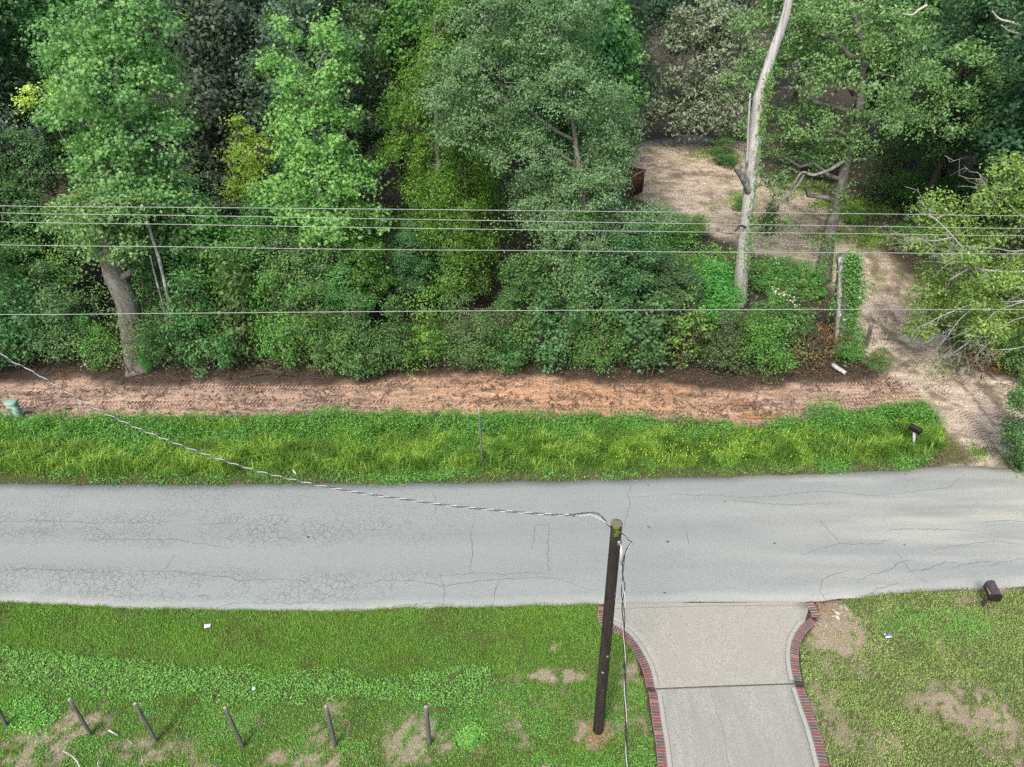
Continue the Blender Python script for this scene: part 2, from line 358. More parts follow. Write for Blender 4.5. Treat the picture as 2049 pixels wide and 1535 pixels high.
deb2 = ramp(nt, noise(nt, 9, 5, .7, geopos(nt, (.35, 1.6, 1)), .3), [(.58, 0.0), (.70, 1.0)])
soil = mixc(nt, math_(nt, 'MULTIPLY', deb, .5), soil, mixc(nt, fine, (.05, .036, .03), (.20, .15, .12)))
soil = mixc(nt, math_(nt, 'MULTIPLY', deb2, .55), soil, (.075, .05, .04))
lst = nt.nodes.new('ShaderNodeMapping'); lst.inputs['Rotation'].default_value = (0, 0, 1.05); lst.inputs['Scale'].default_value = (.16, 1.5, 1); L.new(p, lst.inputs[0])
str2 = noise(nt, 2.6, 6, .66, lst.outputs[0], .3)
sandc = ramp(nt, str2, [(.25, (.24, .19, .155)), (.42, (.42, .345, .285)), (.58, (.53, .45, .375)), (.8, (.62, .54, .46))])
sandc = mixc(nt, math_(nt, 'MULTIPLY', ramp(nt, noise(nt, .9, 6, .75, p, .7), [(.46, 0.0), (.62, 1.0)]), .7), sandc, (.15, .12, .10))
sandc = mixc(nt, math_(nt, 'MULTIPLY', deb2, .35), sandc, (.14, .11, .085))
sandc = mixc(nt, math_(nt, 'MULTIPLY', attr(nt, 'rut').outputs['Fac'], .8), sandc, (.15, .115, .09))
mr3 = nt.nodes.new('ShaderNodeMapRange'); mr3.inputs[1].default_value = 27; mr3.inputs[2].default_value = 31; L.new(xs.outputs[1], mr3.inputs[0])
sandc = mixc(nt, math_(nt, 'MULTIPLY', mr3.outputs[0], ramp(nt, noise(nt, .5, 5, .7, p), [(.52, 0.0), (.62, .7)])), sandc, (.13, .17, .05))
lawnc = mixc(nt, ramp(nt, fine, [(.3, 0.0), (.7, 1.0)]), (.06, .085, .03), (.15, .17, .07))
strawc = ramp(nt, fine, [(.25, (.17, .13, .09)), (.5, (.42, .35, .26)), (.8, (.60, .53, .42))])
lawnc = mixc(nt, ramp(nt, bn, [(.3, 0.0), (1.0, 1.0)]), lawnc, strawc)
col = mixc(nt, sep.outputs[0], litter, soil); col = mixc(nt, sep.outputs[1], col, sandc); col = mixc(nt, sep.outputs[2], col, lawnc)
vg = attr(nt, 'verge').outputs['Fac']
col = mixc(nt, vg, col, mixc(nt, fine, (.05, .08, .02), (.12, .15, .05)))
soilk = mixc(nt, math_(nt, 'MAXIMUM', sep.outputs[0], sep.outputs[1]), (GK, GK, GK), (1.04, 1.03, .96))
L.new(mixc(nt, 1.0, col, soilk, 'MULTIPLY'), b.inputs['Base Color']); b.inputs['Roughness'].default_value = .92; b.inputs['Specular IOR Level'].default_value = .15
bump(nt, b, math_(nt, 'ADD', fine, math_(nt, 'MULTIPLY', streak, 1.5)), .05, .8)
gme = g.mesh('ground', mg, True)
ca = gme.attributes.new('zone', 'FLOAT_COLOR', 'POINT'); ca.data.foreach_set('color', np.stack([z_dirt, z_lane, z_lawn, np.ones(len(GXf))], 1).astype(np.float32).ravel())
rut = np.zeros(len(GXf)); Pn_ = GP[near]; rn = np.zeros(len(Pn_))
def pdist(P, pl):
    d = np.full(len(P), 1e9)
    for a, c in zip(pl[:-1], pl[1:]):
        e = c - a; w = P - a; tt_ = np.clip((w @ e) / (e @ e), 0, 1); d = np.minimum(d, np.hypot(w[:, 0] - e[0] * tt_, w[:, 1] - e[1] * tt_))
    return d
for pts, wd in (([(1940, 745), (1985, 800), (2025, 860), (2045, 910)], .22), ([(1900, 740), (1950, 800), (1990, 850)], .10), ([(1960, 760), (2010, 830), (2035, 880)], .3), ([(1870, 790), (1920, 815)], .22), ([(1780, 480), (1800, 540), (1790, 590)], .5), ([(1740, 500), (1760, 560)], .3), ([(1560, 400), (1640, 440), (1690, 480)], .45), ([(1700, 620), (1760, 650), (1820, 700)], .2), ([(1760, 700), (1830, 745)], .25), ([(1350, 350), (1420, 345), (1450, 352)], .5), ([(1300, 330), (1360, 340)], .3)):
    d = pdist(Pn_, smooth_path(poly(pts), 4)) + (fbm(Pn_[:, 0] * 2.5, Pn_[:, 1] * 2.5, 99) - .5) * wd * 1.6
    rn = np.maximum(rn, 1 - sstep(wd * .5, wd * 1.1, d))
rut[near] = rn * (.35 + 1.1 * sstep(.35, .6, fbm(Pn_[:, 0] * 4, Pn_[:, 1] * 4, 98)))
for nm, arr in (('bare', bare), ('verge', z_verge), ('rut', np.clip(rut, 0, 1))):
    a_ = gme.attributes.new(nm, 'FLOAT', 'POINT'); a_.data.foreach_set('value', arr.astype(np.float32))
ground = link(bpy.data.objects.new('ground', gme)); tag(ground, kind='structure')

# ------------------------------------------------------------------ road
def dense(pts, step=.12):
    out = []
    for a, c in zip(pts[:-1], pts[1:]):
        n = max(1, int(np.hypot(*(c - a)) / step)); out += [a + (c - a) * k / n for k in range(n)]
    out.append(pts[-1]); return np.array(out)
top = dense(smooth_path(poly(ROAD_TOP), 5)); bot = dense(smooth_path(poly(ROAD_BOT)[::-1], 5))
def rag(e, amp, s): e = e.copy(); e[:, 1] += (fbm(e[:, 0] * 1.7, e[:, 0] * 0 + s, s, 5) - .5) * amp; return e
top = rag(top, .16, 51); bot = rag(bot, .16, 57)
XS = np.arange(-34, 34.01, .2)
ty = np.interp(XS, top[:, 0], top[:, 1]); by = np.interp(XS, bot[:, 0], bot[:, 1]); rows = 14
rv = []
for k in range(rows + 1):
    t = k / rows; rv.append(np.stack([XS, by + (ty - by) * t, .012 + .035 * np.sin(t * math.pi) + 0 * XS], 1))
rv.insert(0, np.stack([XS, by - .02, -.06 + 0 * XS], 1)); rv.append(np.stack([XS, ty + .02, -.06 + 0 * XS], 1))
nr = len(rv); rv = np.array(rv); n_ = len(XS)
i = (np.arange(nr - 1)[:, None] * n_ + np.arange(n_ - 1)[None]).ravel()
r_ = Acc(); r_.add(rv.reshape(-1, 3), np.stack([i, i + 1, i + n_ + 1, i + n_], 1), crn=np.repeat(np.clip((np.arange(nr) - 1) / rows, 0, 1), n_))
mr_, nt, b = new_mat('old_asphalt'); L = nt.links; p = geopos(nt)
acr = attr(nt, 'crn').outputs['Fac']
base = ramp(nt, noise(nt, 42, 5, .85, p), [(.30, (.17, .182, .182)), (.5, (.29, .302, .30)), (.70, (.40, .41, .40))])
base = mixc(nt, ramp(nt, noise(nt, 130, 2, .8, p), [(.60, 0.0), (.72, .6)]), base, (.10, .105, .105))
ws = ramp(nt, noise(nt, 1.4, 5, .6, geopos(nt, (.12, 1.3, 1))), [(.3, 0.0), (.7, 1.0)])
base = mixc(nt, math_(nt, 'MULTIPLY', ws, .35), base, (.36, .37, .365))
lanes = ramp(nt, acr, [(0, .25), (.12, .05), (.3, .5), (.42, .1), (.55, .6), (.68, .1), (.85, .1), (1, .7)])
base = mixc(nt, math_(nt, 'MULTIPLY', lanes, .38), base, (.19, .20, .205))
# sandy dust blown and dragged over the road, mainly by the lane mouth and along the near edge
xs = nt.nodes.new('ShaderNodeSeparateXYZ'); L.new(p, xs.inputs[0])
d1 = nt.nodes.new('ShaderNodeMapRange'); d1.inputs[1].default_value = 3; d1.inputs[2].default_value = 14; L.new(xs.outputs[0], d1.inputs[0])
rot = nt.nodes.new('ShaderNodeMapping'); rot.inputs['Rotation'].default_value = (0, 0, -.42); rot.inputs['Scale'].default_value = (.10, .8, 1); L.new(p, rot.inputs[0])
dust = math_(nt, 'MULTIPLY', d1.outputs[0], ramp(nt, noise(nt, 1.5, 4, .55, rot.outputs[0]), [(.42, 0.0), (.66, 1.0)]))
dust = math_(nt, 'MULTIPLY', dust, .75)
edge = math_(nt, 'MULTIPLY', ramp(nt, acr, [(0, 1.0), (.05, .0)]), ramp(nt, noise(nt, .9, 4, .6, p), [(.5, 0.0), (.7, .5)]))
dust = math_(nt, 'MAXIMUM', dust, edge)
base = mixc(nt, dust, base, (.50, .47, .42))
# alligator cracking: cells broken by patches, fine on the left wheel tracks
def cracks(scale, wid, seed):
    wv = nt.nodes.new('ShaderNodeTexNoise'); wv.inputs['Scale'].default_value = 5; L.new(p, wv.inputs['Vector'])
    mp = nt.nodes.new('ShaderNodeVectorMath'); mp.operation = 'MULTIPLY_ADD'; L.new(wv.outputs['Color'], mp.inputs[0]); mp.inputs[1].default_value = (.16, .16, 0); L.new(p, mp.inputs[2])
    v = nt.nodes.new('ShaderNodeTexVoronoi'); v.feature = 'DISTANCE_TO_EDGE'; v.inputs['Scale'].default_value = scale; L.new(mp.outputs[0], v.inputs['Vector'])
    return ramp(nt, v.outputs['Distance'], [(0, 1.0), (wid, .0)])
c1 = cracks(5.2, .055, 1); c2 = cracks(3.0, .034, 2)
lf = nt.nodes.new('ShaderNodeMapRange'); lf.inputs[1].default_value = 0; lf.inputs[2].default_value = -7; L.new(xs.outputs[0], lf.inputs[0])
band = ramp(nt, acr, [(.02, 0.0), (.09, 1.0), (.24, 1.0), (.31, .0), (.42, .1), (.5, 1.0), (.66, .9), (.76, .35), (.95, .55)])
nf = ramp(nt, noise(nt, .55, 4, .65, p), [(.40, 0.0), (.54, 1.0)])
ff = math_(nt, 'MULTIPLY', math_(nt, 'MULTIPLY', band, math_(nt, 'ADD', math_(nt, 'MULTIPLY', lf.outputs[0], .8), .18)), math_(nt, 'ADD', nf, .25), True)
brk = ramp(nt, noise(nt, 3.5, 4, .6, p), [(.34, 0.0), (.42, 1.0)])
ck = math_(nt, 'MULTIPLY', math_(nt, 'MULTIPLY', math_(nt, 'MAXIMUM', c1, math_(nt, 'MULTIPLY', c2, .8)), ff), brk)
base = mixc(nt, math_(nt, 'MULTIPLY', ck, .38), base, (.05, .052, .052))
L.new(mixc(nt, 1.0, base, (GK * 1.13, GK * 1.17, GK * 1.11), 'MULTIPLY'), b.inputs['Base Color']); b.inputs['Roughness'].default_value = .85; b.inputs['Specular IOR Level'].default_value = .25
bump(nt, b, math_(nt, 'SUBTRACT', noise(nt, 90, 3, .7, p), math_(nt, 'MULTIPLY', ck, 2.0)), .008, .6)
road = r_.build('road', mr_, smooth=True); tag(road, kind='structure')
def road_z(x, y):
    t = np.clip((y - np.interp(x, XS, by)) / (np.interp(x, XS, ty) - np.interp(x, XS, by)), 0, 1); return .012 + .035 * np.sin(t * math.pi)
def on_road(px, py):
    p0 = at(px, py, .03); return at(px, py, float(road_z(p0[0], p0[1])))
mcrack = plain('dark_road_crack', (.16, .162, .16), .95, .3, 20)  # thin dark ribbons laid along the longer cracks of the road
CR_ = [[(630, 1208), (700, 1175), (760, 1162), (830, 1163), (880, 1172), (950, 1165), (1010, 1158), (1080, 1155), (1130, 1163), (1170, 1177), (1200, 1180)],
       [(880, 1152), (940, 1148), (1010, 1150), (1060, 1146), (1100, 1150)], [(940, 1150), (945, 1105), (942, 1060), (950, 1040)], [(880, 1150), (890, 1185), (885, 1210)], [(990, 1205), (990, 1180), (1000, 1160)],
       [(870, 1030), (872, 1000), (865, 985)], [(1065, 1100), (1070, 1070), (1072, 1050), (1100, 1050)], [(1098, 1150), (1096, 1100), (1098, 1050)],
       [(350, 1110), (335, 1135), (315, 1150), (300, 1165)], [(0, 1146), (40, 1138), (90, 1140), (150, 1143), (230, 1145)], [(280, 1145), (350, 1143), (430, 1155), (500, 1160), (560, 1158), (630, 1165)],
       [(0, 1045), (80, 1042), (180, 1045), (300, 1046), (345, 1044)], [(400, 1050), (470, 1048), (480, 1028)], [(470, 1100), (350, 1080), (170, 1079)],
       [(1250, 995), (1350, 990), (1420, 991), (1500, 996), (1590, 988), (1650, 983), (1740, 992), (1820, 986), (1900, 975), (1930, 952)],
       [(1450, 1000), (1560, 1009), (1640, 1010), (1700, 1005)], [(1640, 1040), (1660, 1065), (1680, 1085)], [(1600, 1110), (1620, 1105), (1680, 1088), (1750, 1088), (1800, 1073)],
       [(1650, 1200), (1640, 1180), (1645, 1162), (1670, 1150), (1700, 1142)], [(1715, 1163), (1740, 1150), (1780, 1140), (1800, 1125), (1830, 1118)], [(1810, 1145), (1850, 1140), (1890, 1126), (1920, 1125)], [(1900, 1138), (1950, 1126), (1990, 1123)],
       [(1980, 1132), (2010, 1125), (2049, 1119), (2120, 1112)], [(1870, 1100), (1930, 1092), (1990, 1083), (2049, 1090)], [(1960, 1050), (1990, 1040), (2049, 1044)], [(1780, 1060), (1880, 1058), (1960, 1062)],
       [(1260, 1010), (1256, 990), (1265, 970)], [(1225, 1100), (1240, 1085), (1250, 1050), (1262, 1005)], [(1370, 1050), (1378, 1090)], [(1740, 1190), (1760, 1175), (1800, 1165)], [(1790, 1100), (1820, 1140), (1850, 1165)],
       [(540, 1206), (580, 1209), (620, 1206), (660, 1208)], [(440, 1215), (470, 1207), (540, 1208)], [(770, 1220), (800, 1210), (860, 1208), (940, 1212)]]
for pl_ in CR_:
    w3 = np.array([on_road(x, y) for x, y in pl_]); d_ = dense(w3[:, :2], .09)
    d_ = d_ + (R.random(d_.shape) - .5) * .06 + np.stack([0 * d_[:, 0], (fbm(d_[:, 0] * 2, d_[:, 1] * 2, 3) - .5) * .12], 1)
    a_ = Acc(); k = len(d_); wid = .018 * np.sin(np.linspace(.15, math.pi - .15, k)) ** .5
    T = np.gradient(d_, axis=0); T /= np.linalg.norm(T, axis=1)[:, None] + 1e-9; Nn = np.stack([-T[:, 1], T[:, 0]], 1)
    wj = wid * (.35 + 1.0 * R.random(k)) * .5
    A_ = d_ + Nn * wj[:, None]; B_ = d_ - Nn * wj[:, None]
    z = road_z(d_[:, 0], d_[:, 1]) + .004; i = np.arange(k - 1)
    a_.add(np.vstack([np.column_stack([A_, z]), np.column_stack([B_, z])]), np.stack([i + k, i + k + 1, i + 1, i], 1)); a_.build('crack', mcrack, road)
mspot = plain('dark_spot_on_asphalt', (.09, .085, .085), .9, .3, 20)
for px, py, r in ((617, 1075, .05), (550, 1050, .035), (1336, 1084, .05), (1297, 1054, .035), (1300, 1056, .03), (1550, 1087, .04), (1330, 1186, .035), (1297, 971, .04), (1450, 1004, .03), (1810, 1090, .03), (1066, 1005, .02)):
    c = on_road(px, py); a_ = Acc(); k = 9; an = np.arange(k) / k * 6.283; rr = r * (.6 + .7 * R.random(k))
    z = float(road_z(c[0], c[1])) + .005
    a_.add(np.vstack([[c[0], c[1], z]] + [[c[0] + math.cos(t) * q_, c[1] + math.sin(t) * q_ * .8, z] for t, q_ in zip(an, rr)]), t=[(0, 1 + j, 1 + (j + 1) % k) for j in range(k)]); a_.build('stain', mspot, road)

# ------------------------------------------------------------------ driveway, two slabs, brick edging
def sl(pts, z=.045): return np.array([at(x, y, z)[:2] for x, y in pts])
LC = [(1204, 1212), (1206, 1244), (1226, 1256), (1249, 1269), (1266, 1288), (1278, 1307), (1290, 1330), (1297, 1352), (1301, 1374)]
LC2 = [(1306, 1384), (1310, 1413), (1314, 1443), (1321, 1487), (1326, 1533), (1333, 1590), (1345, 1700)]
RC = [(1619, 1204), (1626, 1217), (1633.5, 1234)]
RC1 = [(1628, 1241), (1613, 1253), (1600, 1270), (1592, 1290), (1589.5, 1311), (1591.6, 1337), (1597, 1362)]
RC2 = [(1601, 1376), (1614, 1416), (1625, 1446), (1635, 1478), (1648, 1528), (1665, 1590), (1700, 1700)]
def offs(P, d):
    T = np.gradient(P, axis=0); T /= np.linalg.norm(T, axis=1)[:, None]; return P + np.stack([-T[:, 1], T[:, 0]], 1) * d
def path2(pts): return dense(smooth_path(sl(pts), 6), .04)
lc = path2(LC); lc2 = path2(LC2); rc0 = path2(RC); rc1 = path2(RC1); rc2 = path2(RC2)
bl = .20                                             # brick length
li, li2 = offs(lc, bl / 2 + .012), offs(lc2, bl / 2 + .012)
ri0, ri1, ri2 = offs(rc0, -bl / 2 - .012), offs(rc1, -bl / 2 - .012), offs(rc2, -bl / 2 - .012)
def conc(name, lo, hi, dark):
    m, nt, b = new_mat(name); L = nt.links; p = geopos(nt)
    f = noise(nt, 45, 5, .8, p); g_ = noise(nt, 1.6, 4, .6, geopos(nt, (1.6, .35, 1)), .5)
    c = ramp(nt, noise(nt, 30, 6, .85, p), [(.36, tuple(x * .62 for x in lo)), (.48, lo), (.66, tuple(x * 1.12 for x in hi))]); c = mixc(nt, math_(nt, 'MULTIPLY', ramp(nt, g_, [(.42, 0.0), (.66, 1.0)]), .65), c, dark)
    sp = nt.nodes.new('ShaderNodeTexVoronoi'); sp.inputs['Scale'].default_value = 26; L.new(p, sp.inputs['Vector'])
    c = mixc(nt, ramp(nt, sp.outputs['Distance'], [(.05, .65), (.16, 0.0)]), c, (.62, .60, .56))
    c = mixc(nt, math_(nt, 'MULTIPLY', ramp(nt, noise(nt, 5, 6, .7, p), [(.3, .5), (.5, 0.0)]), .5), c, (.30, .28, .24))
    tk = ramp(nt, noise(nt, .8, 5, .7, geopos(nt, (2.2, .5, 1)), .6), [(.44, 0.0), (.62, 1.0)]); c = mixc(nt, math_(nt, 'MULTIPLY', tk, .45), c, dark)
    L.new(mixc(nt, 1.0, c, (GK * 1.20, GK * 1.22, GK * 1.15), 'MULTIPLY'), b.inputs['Base Color']); b.inputs['Roughness'].default_value = .88; bump(nt, b, f, .006, .5); return m
mc1 = conc('exposed_aggregate_concrete', (.31, .295, .26), (.49, .47, .43), (.33, .31, .28)); mc2 = conc('grey_aggregate_concrete', (.29, .285, .26), (.46, .45, .42), (.25, .25, .235))
mcb = conc('smooth_grey_concrete_border', (.35, .345, .32), (.42, .41, .385), (.33, .335, .32))
drive = empty('driveway', (at(1450, 1300)[0], at(1450, 1300)[1], 0)); tag(drive, kind='structure')
def slab(name, left, right, mat, z=.045):
    lo = left; r = np.array([[np.interp(0, [0, 1], [0, 1])]])
    k = 60
    def rs(P):
        d = np.r_[0, np.cumsum(np.hypot(*np.diff(P, axis=0).T))]; t = np.linspace(0, d[-1], k); return np.stack([np.interp(t, d, P[:, 0]), np.interp(t, d, P[:, 1])], 1)
    A, B = rs(left), rs(right); a_ = Acc(); m = 12; V = []
    for j in range(m + 1): V.append(np.column_stack([A + (B - A) * j / m, np.full(k, z)]))
    V.insert(0, np.column_stack([A, np.full(k, -.05)])); V.append(np.column_stack([B, np.full(k, -.05)])); V = np.array(V)
    i = (np.arange(m + 2)[:, None] * k + np.arange(k - 1)[None]).ravel()
    a_.add(V.reshape(-1, 3), np.stack([i, i + 1, i + k + 1, i + k], 1)[:, ::-1])
    for side in (0, k - 1):     # end faces
        e = V[1:-1, side]; n = len(e); lo_ = e.copy(); lo_[:, 2] = -.05; q = np.arange(n - 1)
        f = np.stack([q, q + 1, q + n + 1, q + n], 1); a_.add(np.vstack([e, lo_]), f if side else f[:, ::-1])
    return a_.build(name, mat, drive, origin=drive.location)
slab('concrete_slab', np.vstack([sl([(1214, 1208)]), li, sl([(1312, 1379.5)])]), np.vstack([ri0[:-6], ri1[4:], sl([(1591, 1368.5)])]), mc1)
slab('concrete_slab', np.vstack([sl([(1312.3, 1380.5)]), li2]), np.vstack([sl([(1591.3, 1369.5)]), ri2]), mc2)
def rib_part(name, P, w, z, mat, parent):
    a_ = Acc(); ribbon(a_, P, w, z); return a_.build(name, mat, parent, origin=parent.location)
mgroove = plain('groove_dirt', (.20, .19, .165), .95, .3, 20)
for P, d in ((offs(li, .055), 0), (offs(li2, .055), 0), (offs(ri1[6:], -.055), 0), (offs(ri2, -.055), 0)):
    rib_part('smooth_border', P, .10, .0485, mcb, drive)
for P in (offs(li, .115), offs(li2, .115), offs(ri1[6:], -.115), offs(ri2, -.115)): rib_part('tooled_groove', P, .012, .0505, mgroove, drive)
rib_part('tooled_groove', dense(sl([(1232, 1218), (1400, 1213), (1610, 1211)])), .012, .0495, mgroove, drive)
rib_part('crack', dense(sl([(1421, 1376), (1425, 1395), (1432, 1412), (1434, 1430), (1445, 1448), (1450, 1480), (1452, 1500), (1457, 1530), (1460, 1580)])) , .008, .0505, mgroove, drive)
# dark joint line between the slabs: soil and weeds
a_ = Acc(); ribbon(a_, dense(sl([(1301, 1380), (1450, 1374), (1603, 1369)], .02)), .03, .049); jo = a_.build('slab_joint', plain('dark_joint', (.09, .085, .06), .95, .4, 30), drive, origin=drive.location)
MB = [plain('red_brick', (.25, .085, .075), .85, .22, 25, bmp=.004), plain('purple_brick', (.20, .095, .095), .85, .25, 25, bmp=.004), plain('grey_brick', (.105, .10, .105), .85, .25, 25, bmp=.004), plain('orange_brick', (.36, .17, .11), .85, .2, 25, bmp=.004)]
mortar = plain('mortar', (.46, .43, .39), .95, .2, 30)
brick_me = []
for m in MB:
    bm = bmesh.new(); bmesh.ops.create_cube(bm, size=1); bmesh.ops.scale(bm, vec=(bl, .060, .07), verts=bm.verts)
    bmesh.ops.bevel(bm, geom=[e for e in bm.edges], offset=.004, segments=1, affect='EDGES')
    me = bpy.data.meshes.new('brick'); bm.to_mesh(me); bm.free(); me.materials.append(m); brick_me.append(me)
def edging(label, segs, greys):
    c0 = segs[0][len(segs[0]) // 2]; e = empty('brick_edging', (c0[0], c0[1], 0)); tag(e, label, 'brick edging', 'brick borders of the driveway')
    bed = Acc()
    for P in segs:
        ribbon(bed, P, bl + .01, .046); d = np.r_[0, np.cumsum(np.hypot(*np.diff(P, axis=0).T))]; n = int(d[-1] / .0735)
        t = np.linspace(.0735 / 2, d[-1] - .0735 / 2, n); X = np.interp(t, d, P[:, 0]); Y = np.interp(t, d, P[:, 1]); T = np.gradient(P, axis=0); an = np.unwrap(np.arctan2(T[:, 1], T[:, 0])); an = np.interp(t, d, an)
        for k in range(n):
            mi = 2 if (k % greys[0] == greys[1] or random.random() < greys[2]) else (1 if random.random() < .35 else (3 if random.random() < .05 else 0))
            o = bpy.data.objects.new('brick', brick_me[mi]); o.location = (X[k] - c0[0], Y[k] - c0[1], .022 + random.uniform(-.003, .004)); o.rotation_euler = (random.uniform(-.02, .02), random.uniform(-.02, .02), an[k] + math.pi / 2 + random.uniform(-.03, .03)); link(o, e)
    bed.build('mortar_bed', mortar, e, origin=e.location)
edging('curved brick border left of the concrete driveway, passing behind the wooden pole', [lc, lc2], (5, 2, .04))
edging('curved brick border right of the driveway, next to the pile of stones', [rc0, rc1, rc2], (5, 3, .10))

# sky is the world; hardware of the scene follows
exec_parts = True
# ------------------------------------------------------------------ grass and ground cover
def scatter(pl, dens, mask=None, xlim=(-24, 24)):
    lo = np.maximum(pl.min(0), [xlim[0], 5.5]); hi = np.minimum(pl.max(0), [xlim[1], 60]); n = int((hi[0] - lo[0]) * (hi[1] - lo[1]) * dens)
    P = lo + R.random((n, 2)) * (hi - lo); P = P[sdf(P, pl) + (fbm(P[:, 0] * 3, P[:, 1] * 3, 77) - .5) * .12 > 0]
    if mask is not None: P = P[R.random(len(P)) < mask(P[:, 0], P[:, 1])]
    return P
def blades(acc, P, hgt, wid, lean, z0=0.0, rb=None, seg=1):
    n = len(P); a = R.random(n) * 6.283; h = hgt * (.4 + 1.2 * fbm(P[:, 0] * 1.7, P[:, 1] * 2.2, 93)) * (.55 + .9 * R.random(n)); ln = lean * (.3 + R.random(n)) * h
    B = np.column_stack([P, np.full(n, z0)]); D = np.stack([np.cos(a), np.sin(a), 0 * a], 1); S = np.stack([-np.sin(a), np.cos(a), 0 * a], 1) * wid * (.6 + .8 * R.random(n))[:, None] * .5
    rnd = R.random(n) if rb is None else rb
    crn = fbm(P[:, 0] * 1.3, P[:, 1] * 1.3, 90)
    crn = np.clip((crn - .3) * 2.2, 0, 1)
    if seg == 1:
        T = B + D * ln[:, None] + [0, 0, 1] * h[:, None]; V = np.stack([B - S, B + S, T], 1).reshape(-1, 3)
        acc.add(V, t=np.arange(n * 3).reshape(-1, 3), rnd=np.repeat(rnd, 3), crn=np.repeat(crn, 3))
    else:
        Mi = B + D * (ln * .35)[:, None] + [0, 0, 1] * (h * .75)[:, None]; T = B + D * (ln * 1.15)[:, None] + [0, 0, 1] * (h * .85)[:, None]
        V = np.stack([B - S, B + S, Mi + S, Mi - S, T], 1).reshape(-1, 3); o = np.arange(n)[:, None] * 5
        acc.add(V, o + np.array([[0, 1, 2, 3]]), o + np.array([[3, 2, 4]]), rnd=np.repeat(rnd, 5), crn=np.repeat(crn, 5))
def flats(acc, P, size, z, tilt=.5, rb=None, asp=.75):
    n = len(P); Nn = unit(np.column_stack([R.normal(size=(n, 2)) * tilt, np.ones(n)])); C = np.column_stack([P, z * (.3 + 1.2 * R.random(n))])
    crn = np.clip((fbm(P[:, 0] * 1.3, P[:, 1] * 1.3, 91) - .3) * 2.2, 0, 1)
    s = size * (.6 + .8 * R.random(n)); leaves(acc, C, Nn, s, s * asp, R.random(n) if rb is None else rb, crn)
def ok(X, Y): return 1 - np.clip(bareness(X, Y) * 1.05 - .15, 0, .88)
GM = leaf_mat('lawn_grass', (.06, .15, .018), (.13, .28, .035), (.25, .42, .08), trans=.4, spec=.2, patch=((.19, .27, .06), .8, .5, .68))
GM2 = leaf_mat('creeping_weed', (.05, .17, .03), (.10, .29, .055), (.20, .44, .10), trans=.35, spec=.3)
GM3 = leaf_mat('broad_ground_cover', (.05, .17, .025), (.11, .30, .05), (.27, .52, .13), trans=.35, spec=.35)
GM4 = leaf_mat('dry_lawn_grass', (.09, .18, .035), (.19, .30, .075), (.40, .46, .20), trans=.3, spec=.2)
straw = leaf_mat('straw_thatch', (.12, .09, .06), (.26, .21, .14), (.45, .38, .27), trans=.1, spec=.2)
wx = (-15.5, 15.5)
def not_clover(X, Y): return ok(X, Y) * (1 - .9 * sstep(.0, .35, sdf(np.stack([X, Y], 1), P_CLOVER) + (fbm(X * 2.2, Y * 2.2, 47) - .45) * .7))
def strip(X, Y):      # share of plain mown grass, next to the road on the left
    return sstep(9.9, 10.7, Y + (fbm(X * 1.2, Y * 1.2, 8) - .5) * 1.2) * (X < 6)
ga = Acc(); P = scatter(P_LAWN, 2600, lambda X, Y: not_clover(X, Y) * (.45 + .55 * strip(X, Y)), wx); blades(ga, P, .055, .013, .8)
blades(ga, scatter(P_LAWN, 500, lambda X, Y: not_clover(X, Y), wx), .085, .012, 1.0)
tag(ga.build('lawn_grass', GM), 'mown olive green grass on the near side of the road, left of the driveway', 'grass', kind='stuff')
wa = Acc(); P = scatter(P_LAWN, 1500, lambda X, Y: not_clover(X, Y) * (1 - .8 * strip(X, Y)) * (.25 + .75 * sstep(.4, .55, fbm(X * 1.6, Y * 1.6, 44))), wx); flats(wa, P, .032, .035)
tag(wa.build('creeping_weeds', GM2), 'low creeping green weeds around the wooden pole and fence posts', 'weeds', kind='stuff')
ca_ = Acc()
def clv(X, Y): return np.ones_like(X)
P_CL2 = P_CLOVER * 1.0; P = scatter(np.vstack([P_CL2]), 1700, lambda X, Y: (.45 + .55 * sstep(.32, .5, fbm(X * 5, Y * 5, 45))) * sstep(-.02, .30, sdf(np.stack([X, Y], 1), P_CLOVER) + (fbm(X * 2.2, Y * 2.2, 47) - .45) * .7), wx); hh = .04 + .09 * fbm(P[:, 0] * 4, P[:, 1] * 6, 46)
n = len(P); Nn = unit(np.column_stack([R.normal(size=(n, 2)) * .5, np.ones(n)])); s = .036 * (.6 + .8 * R.random(n))
leaves(ca_, np.column_stack([P, hh * (.4 + .8 * R.random(n))]), Nn, s, s * .8, R.random(n), np.clip((fbm(P[:, 0] * 5, P[:, 1] * 7, 46) - .3) * 2.5, 0, 1))
for px, py, r in ((945, 1468, .3), (75, 1445, .5), (935, 1485, .22), (60, 1415, .35)):
    c = at(px, py); Q = c[:2] + R.normal(size=(900, 2)) * r * .5 * [1, .8]; flats(ca_, Q, .045, .07)
tag(ca_.build('ground_cover', GM3), 'dense pale green broad-leaved ground cover strip across the left lawn', 'ground cover', kind='stuff')
ra = Acc(); xr = (3.4, 15.5)
blades(ra, scatter(P_LAWN_R, 2300, lambda X, Y: ok(X, Y) * .8, xr), .05, .012, .8); flats(ra, scatter(P_LAWN_R, 700, lambda X, Y: ok(X, Y) * sstep(.42, .58, fbm(X * 1.4, Y * 1.4, 48)), xr), .03, .03)
tag(ra.build('lawn_grass', GM4), 'patchy green and straw coloured lawn right of the driveway', 'grass', kind='stuff')
rw = Acc()
c = at(1880, 1250)
P = scatter(P_LAWN_R, 1700, lambda X, Y: np.clip(1.25 - np.hypot((X - c[0]) / 1.7, (Y - c[1]) / .55), 0, 1) * (.3 + 1.0 * (fbm(X * 2, Y * 2, 49) > .45)), xr); flats(rw, P, .034, .035)
